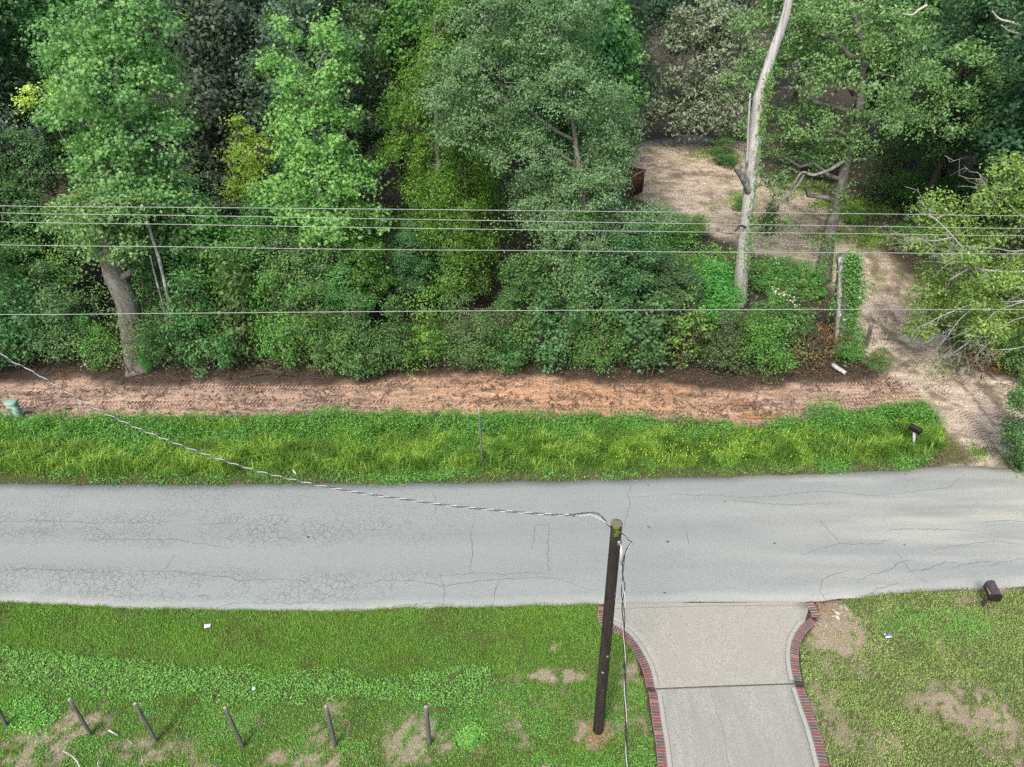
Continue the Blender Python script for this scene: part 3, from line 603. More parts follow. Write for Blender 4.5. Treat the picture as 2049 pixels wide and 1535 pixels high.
tag(rw.build('clover_patch', GM2), 'bright green clover patch in the right lawn below the brown mailbox', 'clover', kind='stuff')
st = Acc()
def ds(X, Y): return np.clip(bareness(X, Y) * 1.2 + .05, 0, .9)
for pl_, x_ in ((P_LAWN, wx), (P_LAWN_R, xr)):
    P = scatter(pl_, 900, ds, x_); blades(st, P, .03, .008, 2.5)
tag(st.build('dry_thatch', straw), 'dry straw and thatch lying in the bare patches of both lawns', 'thatch', kind='stuff')

# verge beyond the road
VM = leaf_mat('verge_long_grass', (.045, .11, .014), (.115, .24, .028), (.32, .46, .08), trans=.3, spec=.25, patch=((.07, .17, .022), 1.1, .46, .58))
VW = leaf_mat('verge_weed_leaf', (.035, .11, .02), (.07, .20, .035), (.16, .36, .07), trans=.3, spec=.3)
VD = leaf_mat('verge_edge_grass', (.06, .075, .03), (.12, .14, .06), (.22, .22, .11), trans=.2, spec=.2)
def vt(X, Y):   # 0 at the road edge, 1 at the dirt
    a = np.interp(X, XS, ty); return np.clip((Y - a) / 3.1, 0, 1.3)
vx = (-21, 16)
va = Acc()
P = scatter(P_VERGE, 1000, lambda X, Y: sstep(.10, .35, vt(X, Y)) * (1 - .75 * sstep(.62, .85, vt(X, Y))) * (.12 + .9 * sstep(.42, .56, fbm(X * 1.6, Y * 2.6, 60))), vx)
blades(va, P, .29, .019, 1.0, seg=2)
P = scatter(P_VERGE, 1700, lambda X, Y: sstep(.06, .22, vt(X, Y)) * (1 - .6 * sstep(.3, .5, vt(X, Y))), vx); blades(va, P, .13, .014, .9)
tag(va.build('verge_grass', VM), 'long arching yellow-green grass on the verge beyond the road', 'grass', kind='stuff')
vw = Acc()
P = scatter(P_VERGE, 130, lambda X, Y: (.12 + 1.0 * sstep(.45, .75, vt(X, Y)) + .5 * (fbm(X * .8, Y * .8, 66) > .56)) * (.25 + (fbm(X * 1.3, Y * 1.5, 61) > .42)), vx)
tt = vt(P[:, 0], P[:, 1]); hgt = (.07 + .26 * sstep(.4, .9, tt)) * (.4 + .7 * R.random(len(P)) + .9 * sstep(.45, .62, fbm(P[:, 0] * 1.1, P[:, 1] * 1.6, 64))) * (1 + .9 * np.exp(-((P[:, 0] - 11.3) / 1.2) ** 2 - ((P[:, 1] - 21) / 1.2) ** 2)); nl = 17
C = np.repeat(np.column_stack([P, 0 * P[:, 0]]), nl, 0); hr = np.repeat(hgt, nl); u = R.random(len(C)) ** .6
sp = .05 + .12 * np.repeat(hgt, nl) + .04
C = C + np.column_stack([R.normal(size=(len(C), 2)) * sp[:, None], hr * (.25 + .75 * u)])
Nn = unit(np.column_stack([R.normal(size=(len(C), 2)) * .6, np.ones(len(C))])); s = .068 * (.5 + 1.0 * R.random(len(C)))
leaves(vw, C, Nn, s, s * .55, R.random(len(C)), np.repeat(R.random(len(P)), nl))
tag(vw.build('verge_weeds', VW), 'leafy green weeds thick along the verge beside the dirt strip', 'weeds', kind='stuff')
ve = Acc()
Pe = np.column_stack([R.uniform(-21, 15.5, 32000), R.random(32000) ** 1.3 * .62 - .05]); Pe[:, 1] += np.interp(Pe[:, 0], XS, ty) + (fbm(Pe[:, 0] * 3, Pe[:, 0] * 0, 63) - .5) * .25
Pe = Pe[(sdf(Pe, P_LANE) < -.1) & (Pe[:, 1] > np.interp(Pe[:, 0], XS, ty) - .03)]; blades(ve, Pe, .06, .012, .9)
c = at(1900, 905); Q = c[:2] + R.normal(size=(6000, 2)) * [.42, .55]; Q = Q[sdf(Q, P_ROAD) < -.05]; blades(ve, Q, .07, .01, 1.2)
Pn = np.column_stack([R.uniform(-15.5, 13.5, 9000), R.random(9000) * .12]); Pn[:, 1] = np.interp(Pn[:, 0], XS, by) - .06 + (R.random(len(Pn)) - .45) * .16; Pn = Pn[(Pn[:, 0] < at(1199, 1209)[0]) | (Pn[:, 0] > at(1712, 1195)[0])]; blades(ve, Pn, .05, .011, .8)
tag(ve.build('edge_grass', VD), 'short greyish dry grass fringing both edges of the asphalt', 'grass', kind='stuff')
fl = Acc()
for cx, cy_, sx, n in ((1330, 915, .9, 26), (1390, 900, .7, 22), (1420, 912, .8, 26), (1600, 920, .5, 12), (1240, 905, 1.4, 10), (1690, 905, .5, 4)):
    c = at(cx, cy_); Q = c[:2] + R.normal(size=(n, 2)) * [sx, .28]
    for q_ in Q:
        z = .18 + random.random() * .2
        leaves(fl, np.array([[q_[0], q_[1], z], [q_[0], q_[1], z + .004]]), unit(np.array([[0, -.3, 1.], [.1, -.3, 1]])), .04, .038, np.array([.5, .9]), np.array([.5, .5]), dirs=np.array([[1., 0, 0], [0, 1, 0]]))
fm, nt, b = new_mat('yellow_petals'); b.inputs['Base Color'].default_value = (.75, .60, .03, 1)
tag(fl.build('wildflowers', fm), 'small yellow wildflowers scattered in the verge grass', 'flowers', kind='stuff')

# ------------------------------------------------------------------ dirt strip details
tr = Acc()
def tread(pts, wid=.42, pitch=.14):
    P = dense(np.array([at(x, y)[:2] for x, y in pts]), pitch); T = np.gradient(P, axis=0); T /= np.linalg.norm(T, axis=1)[:, None]; Nn = np.stack([-T[:, 1], T[:, 0]], 1)
    for p_, t_, n_2 in zip(P, T, Nn):
        if vnoise(np.array([p_[0] * .9]), np.array([p_[1] * .9]), 5)[0] < .28: continue
        for sgn in (-1, 1):
            a = p_ + n_2 * sgn * .03 - t_ * .0; c = p_ + n_2 * sgn * wid / 2 + t_ * .09; a = a + (R.random(2) - .5) * .02; c = c + (R.random(2) - .5) * .02
            w = t_ * .035; hh = .03 * (.6 + .7 * random.random()); zz = -.01
            tr.add([[*(a - w), zz], [*(a + w), zz], [*(c + w), zz], [*(c - w), zz], [*a, hh + .01], [*c, hh + .01]], [(0, 1, 2, 3), (1, 4, 5, 2), (0, 3, 5, 4)], [(0, 4, 1), (3, 2, 5)], rnd=random.random())
tread([(-200, 815), (60, 812), (300, 810), (600, 806), (800, 809), (1000, 812), (1200, 820), (1330, 830)]); tread([(250, 779), (500, 776), (700, 781)], .4)
tread([(1640, 800), (1740, 795), (1840, 792)]); tread([(1560, 775), (1700, 770), (1840, 772)]); tread([(700, 775), (850, 770), (960, 775)], .3); tread([(1000, 752), (1060, 760), (1150, 780)], .3); tread([(1400, 830), (1480, 840)], .35); tread([(1640, 815), (1790, 805)], .4)
msand = plain('rutted_sand', (.50, .41, .33), .95, .25, 5)
tr2 = tr; tr = Acc(); tread([(1830, 745), (1890, 790), (1950, 850), (1990, 910)], .45); tread([(1900, 735), (1960, 790), (2010, 845), (2060, 900)], .5); tread([(1790, 690), (1850, 740), (1900, 780)], .35); tread([(1740, 560), (1790, 640), (1850, 700)], .3); tag(tr.build('lane_ruts', msand), 'ridges of sand pressed up by tyres along the sandy lane', 'tyre tracks', kind='stuff'); tr = tr2
msoil = plain('pressed_clay', (.52, .36, .27), .95, .25, 5); tag(tr.build('tread_ridges', msoil), 'ridges of clay pressed up by tractor tyres along the dirt strip', 'tyre tracks', kind='stuff')
P_EDGE = poly([(-900, 690), (0, 700), (600, 700), (1200, 690), (1700, 690), (1830, 790), (1700, 822), (1500, 858), (1200, 842), (800, 836), (400, 842), (0, 846), (-900, 846)])
tw = Acc(); P = scatter(P_EDGE, 30, lambda X, Y: .12 + .9 * (fbm(X * .9, Y * 2.2, 70) > .5) * 1.0 + .4 * (Y > 24.2), (-23, 17))
Pb = at(1640, 660)[:2] + R.normal(size=(700, 2)) * [1.3, 1.2]; P = np.vstack([P, Pb, at(1960, 740)[:2] + R.normal(size=(260, 2)) * [1.2, .8]])
n = len(P); a = R.normal(size=n) * .9 + (R.random(n) < .5) * 1.57; ln = .12 + .4 * R.random(n) ** 2; D = np.stack([np.cos(a), np.sin(a), R.normal(size=n) * .18], 1) * ln[:, None]; B = np.column_stack([P, .03 + .06 * R.random(n)]); S = np.stack([-np.sin(a), np.cos(a), 0 * a], 1) * .012; U = np.array([0, 0, .018])
Mi = D * .5 + R.normal(size=(n, 3)) * .04
V = np.stack([B - S, B + S, B + U, B + Mi - S, B + Mi + S, B + Mi + U, B + D], 1).reshape(-1, 3); o_ = np.arange(n)[:, None, None] * 7
tw.add(V, (np.array([(0, 1, 4, 3), (1, 2, 5, 4), (2, 0, 3, 5)])[None] + o_).reshape(-1, 4), (np.array([(3, 4, 6), (4, 5, 6), (5, 3, 6)])[None] + o_).reshape(-1, 3))
tag(tw.build('twig_litter', M['deadtwig']), 'broken twigs and sticks strewn over the cleared dirt strip', 'twigs', kind='stuff')
ch = Acc(); P = scatter(P_EDGE, 220, lambda X, Y: .10 + .7 * (fbm(X * .8, Y * 2.0, 71) > .5) + .35 * (Y > 24.4), (-19, 17)); flats(ch, P, .055, .05, 1.0, asp=.45)
flats(ch, scatter(P_LANE, 40, None, (5, 20)), .05, .03, .8, asp=.45)
tag(ch.build('leaf_litter', M['dry']), 'brown leaf litter and mulch scattered over the bare soil', 'leaf litter', kind='stuff')
clod = Acc(); P = scatter(P_DIRT, 45, lambda X, Y: .1 + .8 * (fbm(X * 1.0, Y * 2.0, 72) > .5), (-23, 17))
n = len(P); s = .02 + .05 * R.random(n) ** 2; ang = R.random((n, 5)) * .5 + np.arange(5) * 1.257
V = np.concatenate([np.stack([P[:, None, 0] + np.cos(ang) * s[:, None], P[:, None, 1] + np.sin(ang) * s[:, None], np.zeros((n, 5))], -1), np.stack([P[:, 0], P[:, 1], s * .9], 1)[:, None]], 1).reshape(-1, 3)
clod.add(V, t=(np.array([(k, (k + 1) % 5, 5) for k in range(5)])[None] + np.arange(n)[:, None, None] * 6).reshape(-1, 3), rnd=np.repeat(R.random(n), 6)); tag(clod.build('soil_clods', plain('dark_clod', (.19, .135, .11), .95, .4, 3)), 'dark clods of churned soil on the dirt strip', 'soil clods', kind='stuff')
wm, nt, b = new_mat('muddy_water'); b.inputs['Base Color'].default_value = (.30, .18, .08, 1); b.inputs['Roughness'].default_value = .06; b.inputs['Specular IOR Level'].default_value = .5
for c, e, z in (((1520, 831), (.82, .19), -.018), ((515, 778), (.38, .13), -.02), ((1480, 806), (.5, .13), -.03)):
    w = at(*c); a_ = Acc(); k = 40; t = np.arange(k) / k * 6.283; rr = .8 + .4 * vnoise(np.cos(t) * 2 + 5, np.sin(t) * 2 + 5, 4); a_.add(np.vstack([[0, 0, 0], np.stack([np.cos(t) * e[0] * rr, np.sin(t) * e[1] * rr, 0 * t], 1)]), t=[(0, 1 + j, 1 + (j + 1) % k) for j in range(k)])
    o = a_.build('puddle', wm); o.location = (w[0], w[1], z + .012); tag(o, kind='structure')
# ------------------------------------------------------------------ trees
def limb(p0, p1, r0, r1, wig=.12, sag=0.0, n=6):
    p0 = np.asarray(p0, float); p1 = np.asarray(p1, float); t = np.linspace(0, 1, n)[:, None]; ln = np.linalg.norm(p1 - p0)
    P = p0 + (p1 - p0) * t; P[1:-1] += R.normal(size=(n - 2, 3)) * wig * ln * .35; P[:, 2] += (np.sin(t[:, 0] * math.pi) * sag * ln)
    return P, np.linspace(r0, r1, n)
def crown(blobs, k=2.2, per=42, cr=.42, L=.10, W=.06, shell=.55, up=.55, flat=.65, star=False, droop=.1, gaps=.35, seed=1, bottom=.75, bias=0.0):
    """leaf clusters spread through ellipsoids; returns the leaves and the cluster centres"""
    acc = Acc(); allc = []
    blobs = [(np.asarray(c, float), np.broadcast_to(np.asarray(r, float), (3,)).copy()) for c, r in blobs]
    for bi, (c, r) in enumerate(blobs):
        area = 4 * math.pi * ((r[0] * r[1]) ** 1.6 / 3 + (r[0] * r[2]) ** 1.6 / 3 + (r[1] * r[2]) ** 1.6 / 3) ** (1 / 1.6)
        n = max(6, int(area * k)); d = unit(R.normal(size=(n, 3))); d[:, 2] = np.where((d[:, 2] < -.4) & (R.random(n) < bottom), -d[:, 2], d[:, 2])
        f = fbm(d[:, 0] * 2.2 + bi * 7, d[:, 1] * 2.2 + d[:, 2] * 2.6, seed + bi, 3); rad = shell + (1 - shell) * R.random(n) ** .6
        rad *= .50 + 1.0 * f; P = c + d * r * rad[:, None]
        keep = R.random(n) > gaps * (f < .42); P = P[keep]; d = d[keep]
        q = np.ones(len(P), bool)
        for bj, (c2, r2) in enumerate(blobs):
            if bj != bi: q &= (((P - c2) / (r2 * .55)) ** 2).sum(1) > 1
        P = P[q]; d = d[q]; allc.append(np.hstack([P, d]))
    A = np.vstack(allc); C, D = A[:, :3], A[:, 3:]
    m = np.maximum(4, (per * (.5 + R.random(len(C)))).astype(int)); idx = np.repeat(np.arange(len(C)), m); n = len(idx)
    s = cr * (.55 + .8 * R.random(len(C)))
    off = R.normal(size=(n, 3)) * .55 * [1, 1, flat] * s[idx][:, None]
    X = C[idx] + off; Nn = unit(np.array([0, 0, 1.]) * up + D[idx] * .45 + R.normal(size=(n, 3)) * .5 + unit(off) * .25)
    rnd = np.clip(R.random(n) * .75 + .25 * (off[:, 2] / (s[idx] * .55 * flat + 1e-6) * .5 + .5), 0, 1)  # besides chance, higher leaves of a cluster are coloured lighter, like light from above
    crn = R.random(len(C))[idx]; ll = L * (.6 + .8 * R.random(n))
    if star: stars(acc, X, Nn, ll, rnd, crn)
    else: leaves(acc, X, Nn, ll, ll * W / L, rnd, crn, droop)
    return acc, C, s
def pxb(lst, Y, depth=.9):
    """ellipsoids given as they show in the photograph at the tree's real distance"""
    out = []
    for e in lst:
        px, py, rx, ry = e[:4]; y = Y + (e[4] if len(e) > 4 else 0); c = atY(px, py, y); m = ppm(c); out.append((c, (rx / m, rx / m * depth, ry / m * 1.02)))
    return out
def make_tree(name, label, cat, base, blobs, leafm, barkm, r0=.22, vine=0, tint=None, group=None, limbs=14, trunkpath=None, twigm=None, top=True, **kw):
    t = empty(name, base); tag(t, label, cat, group); base = np.asarray(base, float)
    acc, C, s = crown(blobs, **kw)
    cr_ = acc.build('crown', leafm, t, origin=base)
    if tint: cr_.color = (*tint, 1)
    ta = Acc(); cc = np.mean([b_[0] for b_ in blobs], 0); tops = max(b_[0][2] + .3 * np.ravel(b_[1])[-1] for b_ in blobs)
    if trunkpath is None:
        trunkpath = [base + [0, 0, -.1], base * .7 + np.array([cc[0], cc[1], 0]) * .3 + [0, 0, tops * .3 - base[2] * .7], [cc[0], cc[1], tops * .65], [cc[0] + R.normal() * .2, cc[1], tops]]
    TP = smooth_path(trunkpath, 6); tube(ta, TP, np.linspace(r0, r0 * .18, len(TP)) * (1 + .25 * np.exp(-np.linspace(0, 12, len(TP)))), 9, .12)
    for b_ in blobs:
        c = b_[0]; zt = min(c[2] - .25 * np.hypot(*(c[:2] - cc[:2])) - .6, tops * .9); j = np.argmin(abs(TP[:, 2] - max(zt, base[2] + .4))); P, rr = limb(TP[j], c, r0 * .35, r0 * .12, .12, .06); tube(ta, P, rr, 6, .1)
    sel = R.choice(len(C), min(len(C), int(limbs * 1.7)), replace=False)
    if vine:
        j = R.integers(0, int(len(TP) * .55), vine); X = TP[j] + R.normal(size=(vine, 3)) * [.26, .2, .35] + [0, -.22, .2]; kp = vnoise(X[:, 2] * 1.3 + 9, X[:, 0] * 1.3, 8) > .3; X = X[kp]; v_ = Acc()
        leaves(v_, X, unit(R.normal(size=X.shape) * .5 + [0, -.5, .7]), .11, .08, R.random(len(X)), R.random(len(X))); v_.build('vine', M['bushb'], t, origin=base)
    for q_ in sel:
        b_ = min(blobs, key=lambda e: np.linalg.norm(e[0] - C[q_])); st_ = b_[0] + (C[q_] - b_[0]) * .15; P, rr = limb(st_, C[q_] + (C[q_] - st_) * .12, .026, .007, .2, .03, 6); tube(ta, P, rr, 4, cap=False)
    o = ta.build('trunk', barkm, t, True, origin=base); return t
GB = (0, 0, 0)
# --- the trees one can single out, traced in turn ---
make_tree('sweetgum_tree', 'tall broad sweetgum at far left, its crown reaching the top above the leaning trunk', 'tree', at(345, 700), pxb([(215, 20, 90, 80), (295, 50, 70, 75), (130, 110, 62, 60), (235, 160, 125, 90), (330, 185, 45, 70), (150, 245, 62, 55), (290, 270, 95, 60), (225, 330, 90, 55), (330, 385, 62, 45), (200, 420, 62, 45), (380, 430, 50, 40), (270, 400, 60, 50), (250, 470, 60, 35), (350, 470, 60, 40), (180, 470, 55, 36), (400, 510, 45, 36), (260, 400, 60, 40, -1)], 27.2), M['gum'], M['bark_grey'], .2, trunkpath=[at(345, 700), atY(335, 600, 26.8), atY(300, 470, 27), atY(262, 330, 27.2), atY(235, 160, 27.2), atY(240, 0, 27.2)], k=3.3, per=38, L=.13, star=True, cr=.44, shell=.5, gaps=.5, limbs=60, tint=(1.1, 1.1, .98))
make_tree('sweetgum_tree', 'bright sweetgum with two pointed tops, standing above the middle of the left half', 'tree', at(660, 705), pxb([(572, 80, 26, 44), (570, 130, 36, 40), (662, 62, 30, 42), (668, 110, 42, 44), (595, 185, 55, 50), (675, 175, 50, 50), (625, 255, 82, 58), (690, 260, 40, 40), (560, 260, 32, 40), (640, 335, 92, 55), (720, 370, 60, 48), (580, 400, 70, 48), (670, 430, 90, 52), (745, 440, 42, 36), (620, 500, 80, 45), (710, 520, 60, 40), (540, 470, 50, 40), (650, 460, 60, 40, -1.2), (660, 570, 70, 40)], 28.2), M['gum2'], M['bark_grey'], .17, trunkpath=[at(660, 705), atY(650, 560, 27.6), atY(638, 400, 28), atY(628, 260, 28.2), atY(626, 190, 28.2)], k=3.3, per=38, L=.13, star=True, cr=.40, shell=.45, gaps=.45, limbs=60, vine=1500, tint=(1.12, 1.1, 1))
make_tree('water_oak_tree', 'huge grey-green oak with a fine-leaved crown, in the middle of the treeline', 'tree', at(1162, 728), pxb([(1000, 20, 105, 70), (1120, 40, 100, 85), (905, 190, 70, 52), (990, 160, 115, 90), (1130, 180, 125, 100), (1215, 270, 62, 60), (950, 245, 95, 45), (1050, 300, 95, 60), (1180, 350, 105, 60), (1228, 318, 45, 30), (1120, 420, 90, 52), (1240, 440, 70, 32), (1320, 432, 48, 18), (1160, 530, 68, 60), (1120, 590, 45, 40), (1180, 610, 50, 36), (1150, 470, 75, 40, -1.2), (1170, 390, 60, 40, -1.6), (1110, 520, 40, 36, -1), (1170, 560, 50, 40, -1.5), (1060, 380, 50, 40)], 27.6), M['oak'], M['bark_brown'], .22, trunkpath=[at(1162, 728), atY(1160, 650, 25.6), atY(1168, 500, 26), atY(1160, 360, 26.8), atY(1140, 200, 27.5), atY(1110, 30, 27.6)], k=5.2, per=64, L=.095, W=.05, cr=.38, shell=.45, gaps=.45, limbs=90, vine=2600)
make_tree('cedar_tree', 'yellow-green cedar with feathery foliage, left of the huge grey-green oak', 'tree', at(900, 640), pxb([(895, 40, 30, 50), (870, 110, 40, 50), (835, 180, 42, 50), (815, 250, 48, 48), (810, 310, 52, 40), (880, 300, 55, 48), (860, 380, 62, 48), (950, 330, 60, 38), (930, 410, 75, 48), (850, 470, 75, 48), (940, 500, 70, 48), (880, 560, 90, 45), (900, 470, 60, 60, -1), (880, 390, 45, 50, -1)], 29.6), M['cedar'], M['bark_brown'], .2, k=4.6, per=64, L=.12, W=.04, cr=.34, flat=1.1, up=.3, shell=.45, gaps=.25, limbs=60, vine=2200)
make_tree('yellow_sapling', 'small yellow-green tree behind and left of the sweetgum with two pointed tops', 'tree', at(500, 560), pxb([(478, 262, 22, 30), (520, 300, 40, 30), (485, 320, 42, 38), (520, 360, 48, 38), (480, 390, 40, 38)], 32), M['yellow'], M['bark_brown'], .1, k=3.4, per=34, L=.13, W=.09, cr=.34, gaps=.3, limbs=30)
make_tree('yellow_sapling', 'pale yellow branches of a slender tree poking out left of the far left sweetgum', 'tree', at(100, 560), pxb([(85, 195, 40, 22), (130, 205, 40, 30), (60, 215, 22, 14)], 30), M['yellow'], M['bark_brown'], .09, tint=(.9, .95, 1), k=3.0, per=26, L=.14, W=.09, cr=.3, gaps=.3, limbs=20)
make_tree('maple_tree', 'bright green tree at the top centre, just behind the tip of the cedar', 'tree', at(850, 480), pxb([(845, 20, 55, 36), (815, 70, 50, 34), (790, 110, 28, 25), (880, 70, 50, 40)], 36), M['bushb'], M['bark_dark'], .15, k=2.8, per=34, L=.18, W=.13, cr=.48, limbs=20)
make_tree('maple_tree', 'bright green leafy tree showing along the right side of the huge grey-green oak', 'tree', at(1250, 470), pxb([(1235, 40, 32, 50), (1240, 130, 45, 60), (1255, 200, 35, 36), (1225, 190, 40, 50)], 34), M['gum'], M['bark_dark'], .15, tint=(1.05, 1.1, .8), k=2.8, per=34, L=.17, W=.12, cr=.46, limbs=20)
make_tree('dark_oak_tree', 'big dark green rounded tree in the background between the two sweetgums', 'tree', at(430, 420), pxb([(420, 50, 100, 70), (510, 90, 70, 60), (380, 150, 60, 70), (470, 180, 95, 70), (450, 265, 75, 50), (540, 170, 40, 60)], 38), M['dark'], M['bark_dark'], .25, k=2.6, per=44, L=.15, W=.09, cr=.5, shell=.6, gaps=.25, limbs=30)
make_tree('olive_oak_tree', 'greyish olive oak overhanging the back left edge of the sandy clearing', 'tree', at(1440, 285), pxb([(1420, 50, 75, 50), (1385, 110, 70, 55), (1450, 130, 70, 60), (1360, 190, 48, 36), (1430, 215, 85, 42), (1330, 225, 36, 22), (1295, 245, 22, 26), (1390, 245, 62, 22)], 54, .7), M['olive'], M['bark_grey'], .35, k=1.7, per=34, L=.26, W=.13, cr=.7, shell=.6, gaps=.3, limbs=50, droop=.5)
make_tree('red_oak_tree', 'large spreading oak right of the dead trunk, vines wrapped round its dark stem', 'tree', at(1645, 562), pxb([(1500, 160, 55, 55), (1560, 60, 85, 65), (1690, 40, 105, 65), (1790, 70, 70, 60), (1590, 150, 95, 65), (1720, 150, 110, 70), (1530, 250, 55, 36), (1610, 250, 75, 45), (1750, 240, 75, 40), (1530, 320, 32, 32), (1560, 375, 34, 32), (1690, 300, 50, 30)], 32.6, .75), M['oak_r'], M['bark_brown'], .36, trunkpath=[at(1645, 562), atY(1660, 470, 32.8), atY(1690, 340, 32.7), atY(1718, 230, 32.6), atY(1725, 100, 32.6), atY(1700, 0, 32.6)], k=2.7, per=40, L=.15, W=.07, cr=.46, shell=.5, gaps=.3, limbs=70, droop=.3, vine=1300)
make_tree('hickory_tree', 'leafy green tree with a thin leaning dark stem, right of the vine-wrapped oak', 'tree', at(1882, 392), pxb([(1850, 190, 60, 55), (1930, 150, 60, 55), (1895, 235, 80, 40), (1985, 240, 55, 45), (1820, 250, 40, 25), (2030, 190, 50, 60)], 36), M['oak_r'], M['bark_dark'], .17, trunkpath=[at(1882, 392), atY(1895, 310, 41), atY(1912, 240, 38), atY(1930, 120, 36)], tint=(.95, 1.0, 1.0), k=2.4, per=38, L=.17, W=.08, cr=.46, limbs=40)
make_tree('magnolia_tree', 'dark grey-green tree filling the far left edge above the wires', 'tree', at(20, 640), pxb([(20, 300, 60, 55), (70, 330, 60, 60), (110, 360, 45, 45), (30, 390, 70, 50), (-40, 340, 60, 70), (110, 440, 50, 30)], 28.5), M['bush'], M['bark_dark'], .2, tint=(1.25, 1.15, 1.15), k=3.4, per=40, L=.10, W=.05, cr=.40, limbs=30)
make_tree('silverleaf_tree', 'silvery grey-leaved tree at the left edge of the picture', 'tree', at(-40, 470), pxb([(10, 245, 32, 26), (40, 265, 30, 22), (-30, 280, 60, 40)], 31), M['olive'], M['bark_grey'], .15, tint=(1.2, 1.25, 1.5), k=3.0, per=30, L=.15, W=.07, cr=.4, limbs=15)

# --- the brown broken trunk with vines, and its bushy top ---
tb = at(275, 742); t = empty('broken_oak_trunk', tb); tag(t, 'thick brown leaning trunk with vines on its broken top, left end of the treeline', 'tree')
ta = Acc(); TP = smooth_path([at(279, 757, -.3), atY(273, 720, 25), atY(258, 620, 25.1), atY(228, 545, 25.2), atY(212, 470, 25.3), atY(208, 400, 25.3)], 7); tube(ta, TP, np.interp(np.linspace(0, 1, len(TP)), [0, .08, .3, .6, 1], [.56, .50, .46, .40, .30]), 14, .10)
for e in ([(238, 560, 25.1), (262, 545, 25.0), (270, 552, 25.0)], [(212, 480, 25.2), (170, 430, 25.2), (130, 410, 25)], [(210, 450, 25.2), (235, 425, 25.2), (250, 410, 25.4)]):
    P = smooth_path([atY(*q_) for q_ in e], 4); tube(ta, P, np.linspace(.16, .05, len(P)), 7, .1)
ta.build('trunk', M['bark_brown'], t, True, origin=tb)
acc, C, s = crown(pxb([(205, 420, 70, 42), (140, 440, 50, 32), (255, 425, 50, 36), (200, 470, 40, 30, -.5), (250, 500, 34, 30, -.5), (205, 505, 30, 26, -.5)], 25.3), k=6, per=36, L=.12, W=.08, cr=.34); o = acc.build('crown', M['oak_r'], t, origin=tb)
va_ = Acc(); m_ = TP[R.integers(len(TP) // 3, len(TP), 420)]; X = m_ + R.normal(size=(420, 3)) * [.3, .2, .25] + [0, -.2, 0]; leaves(va_, X, unit(R.normal(size=(420, 3)) * .4 + [0, -.8, .6]), .075, .06, R.random(420), R.random(420)); va_.build('vine', M['bush'], t, origin=tb)
# slender pale stems beside it
for lab, pts, r in (('slender pale stem with grey lichen, right of the thick brown broken trunk', [(345, 655, 25.0), (337, 600, 25.0), (320, 525, 25.1), (303, 470, 25.3), (288, 420, 25.6)], .085),
                    ('thinnest pale stem of the pair right of the thick brown trunk', [(335, 650, 24.9), (325, 605, 24.9), (310, 550, 25), (300, 510, 25.1)], .05)):
    P = smooth_path([atY(*q_) for q_ in pts], 5); b0 = np.array([P[0][0] + .1, P[0][1], 0.0]); P = np.vstack([b0, P]); a_ = Acc(); tube(a_, P, np.linspace(r, r * .6, len(P)), 8, .1); o = a_.build('pale_stem', M['bark_grey'], smooth=True, origin=b0); tag(o, lab, 'tree trunk', 'pale stems by the brown trunk')

# --- the tall dead trunk ---
sb = at(1478, 612); sY = sb[1]
t = empty('dead_tree', sb); tag(t, 'tall bare pale dead trunk rising out of the picture, ivy climbing its side', 'dead tree')
ta = Acc(); pts = [(1478, 612), (1483, 560), (1490, 480), (1497, 410), (1505, 330), (1513, 260), (1521, 195), (1532, 150), (1548, 100), (1566, 50), (1577, 5), (1584, -60), (1590, -130)]
TP = smooth_path([atY(a, c, sY) for a, c in pts], 5); tube(ta, TP, np.interp(np.linspace(0, 1, len(TP)), [0, .2, .5, .55, .75, 1], [.34, .28, .27, .21, .165, .12]), 14, .13)
ta.build('trunk', M['snag'], t, True, origin=sb)
ta = Acc()
P = smooth_path([atY(1499, 385, sY - .1), atY(1490, 362, sY - .35), atY(1480, 345, sY - .45), atY(1474, 333, sY - .5)], 4); tube(ta, P, np.linspace(.17, .13, len(P)), 9, .35); ta.build('broken_stub', M['bark_grey'], t, True, origin=sb)
ta = Acc()   # the split slab of wood standing off the left of the trunk
P = smooth_path([atY(1500, 330, sY - .25), atY(1503, 280, sY - .3), atY(1505, 230, sY - .3), atY(1508, 187, sY - .3)], 4); tube(ta, P - [.13, 0, 0], np.linspace(.05, .035, len(P)), 6, .45); ta.build('split_wood', M['snag'], t, origin=sb)
ta = Acc(); P = smooth_path([atY(1492, 455, sY - .3), atY(1480, 452, sY - .5), atY(1468, 466, sY - .6), atY(1450, 466, sY - .6), atY(1436, 464, sY - .6)], 4); tube(ta, P, np.linspace(.05, .015, len(P)), 5, .2); ta.build('branch', M['bark_dark'], t, origin=sb)
va_ = Acc(); n = 1500; tt = R.random(n) ** .8 * .62; j = (tt * (len(TP) - 1)).astype(int); X = TP[j] + np.column_stack([.12 + R.normal(size=n) * .10, -.30 + R.normal(size=n) * .06, R.normal(size=n) * .2]); kp = R.random(n) < .35 + .6 * (vnoise(X[:, 2] * .9, X[:, 2] * 0, 8) > .45)
X = X[kp]; n = len(X); leaves(va_, X, unit(R.normal(size=(n, 3)) * .4 + [.2, -.8, .5]), .09, .075, R.random(n), R.random(n)); va_.build('ivy', M['vine'], t, origin=sb)

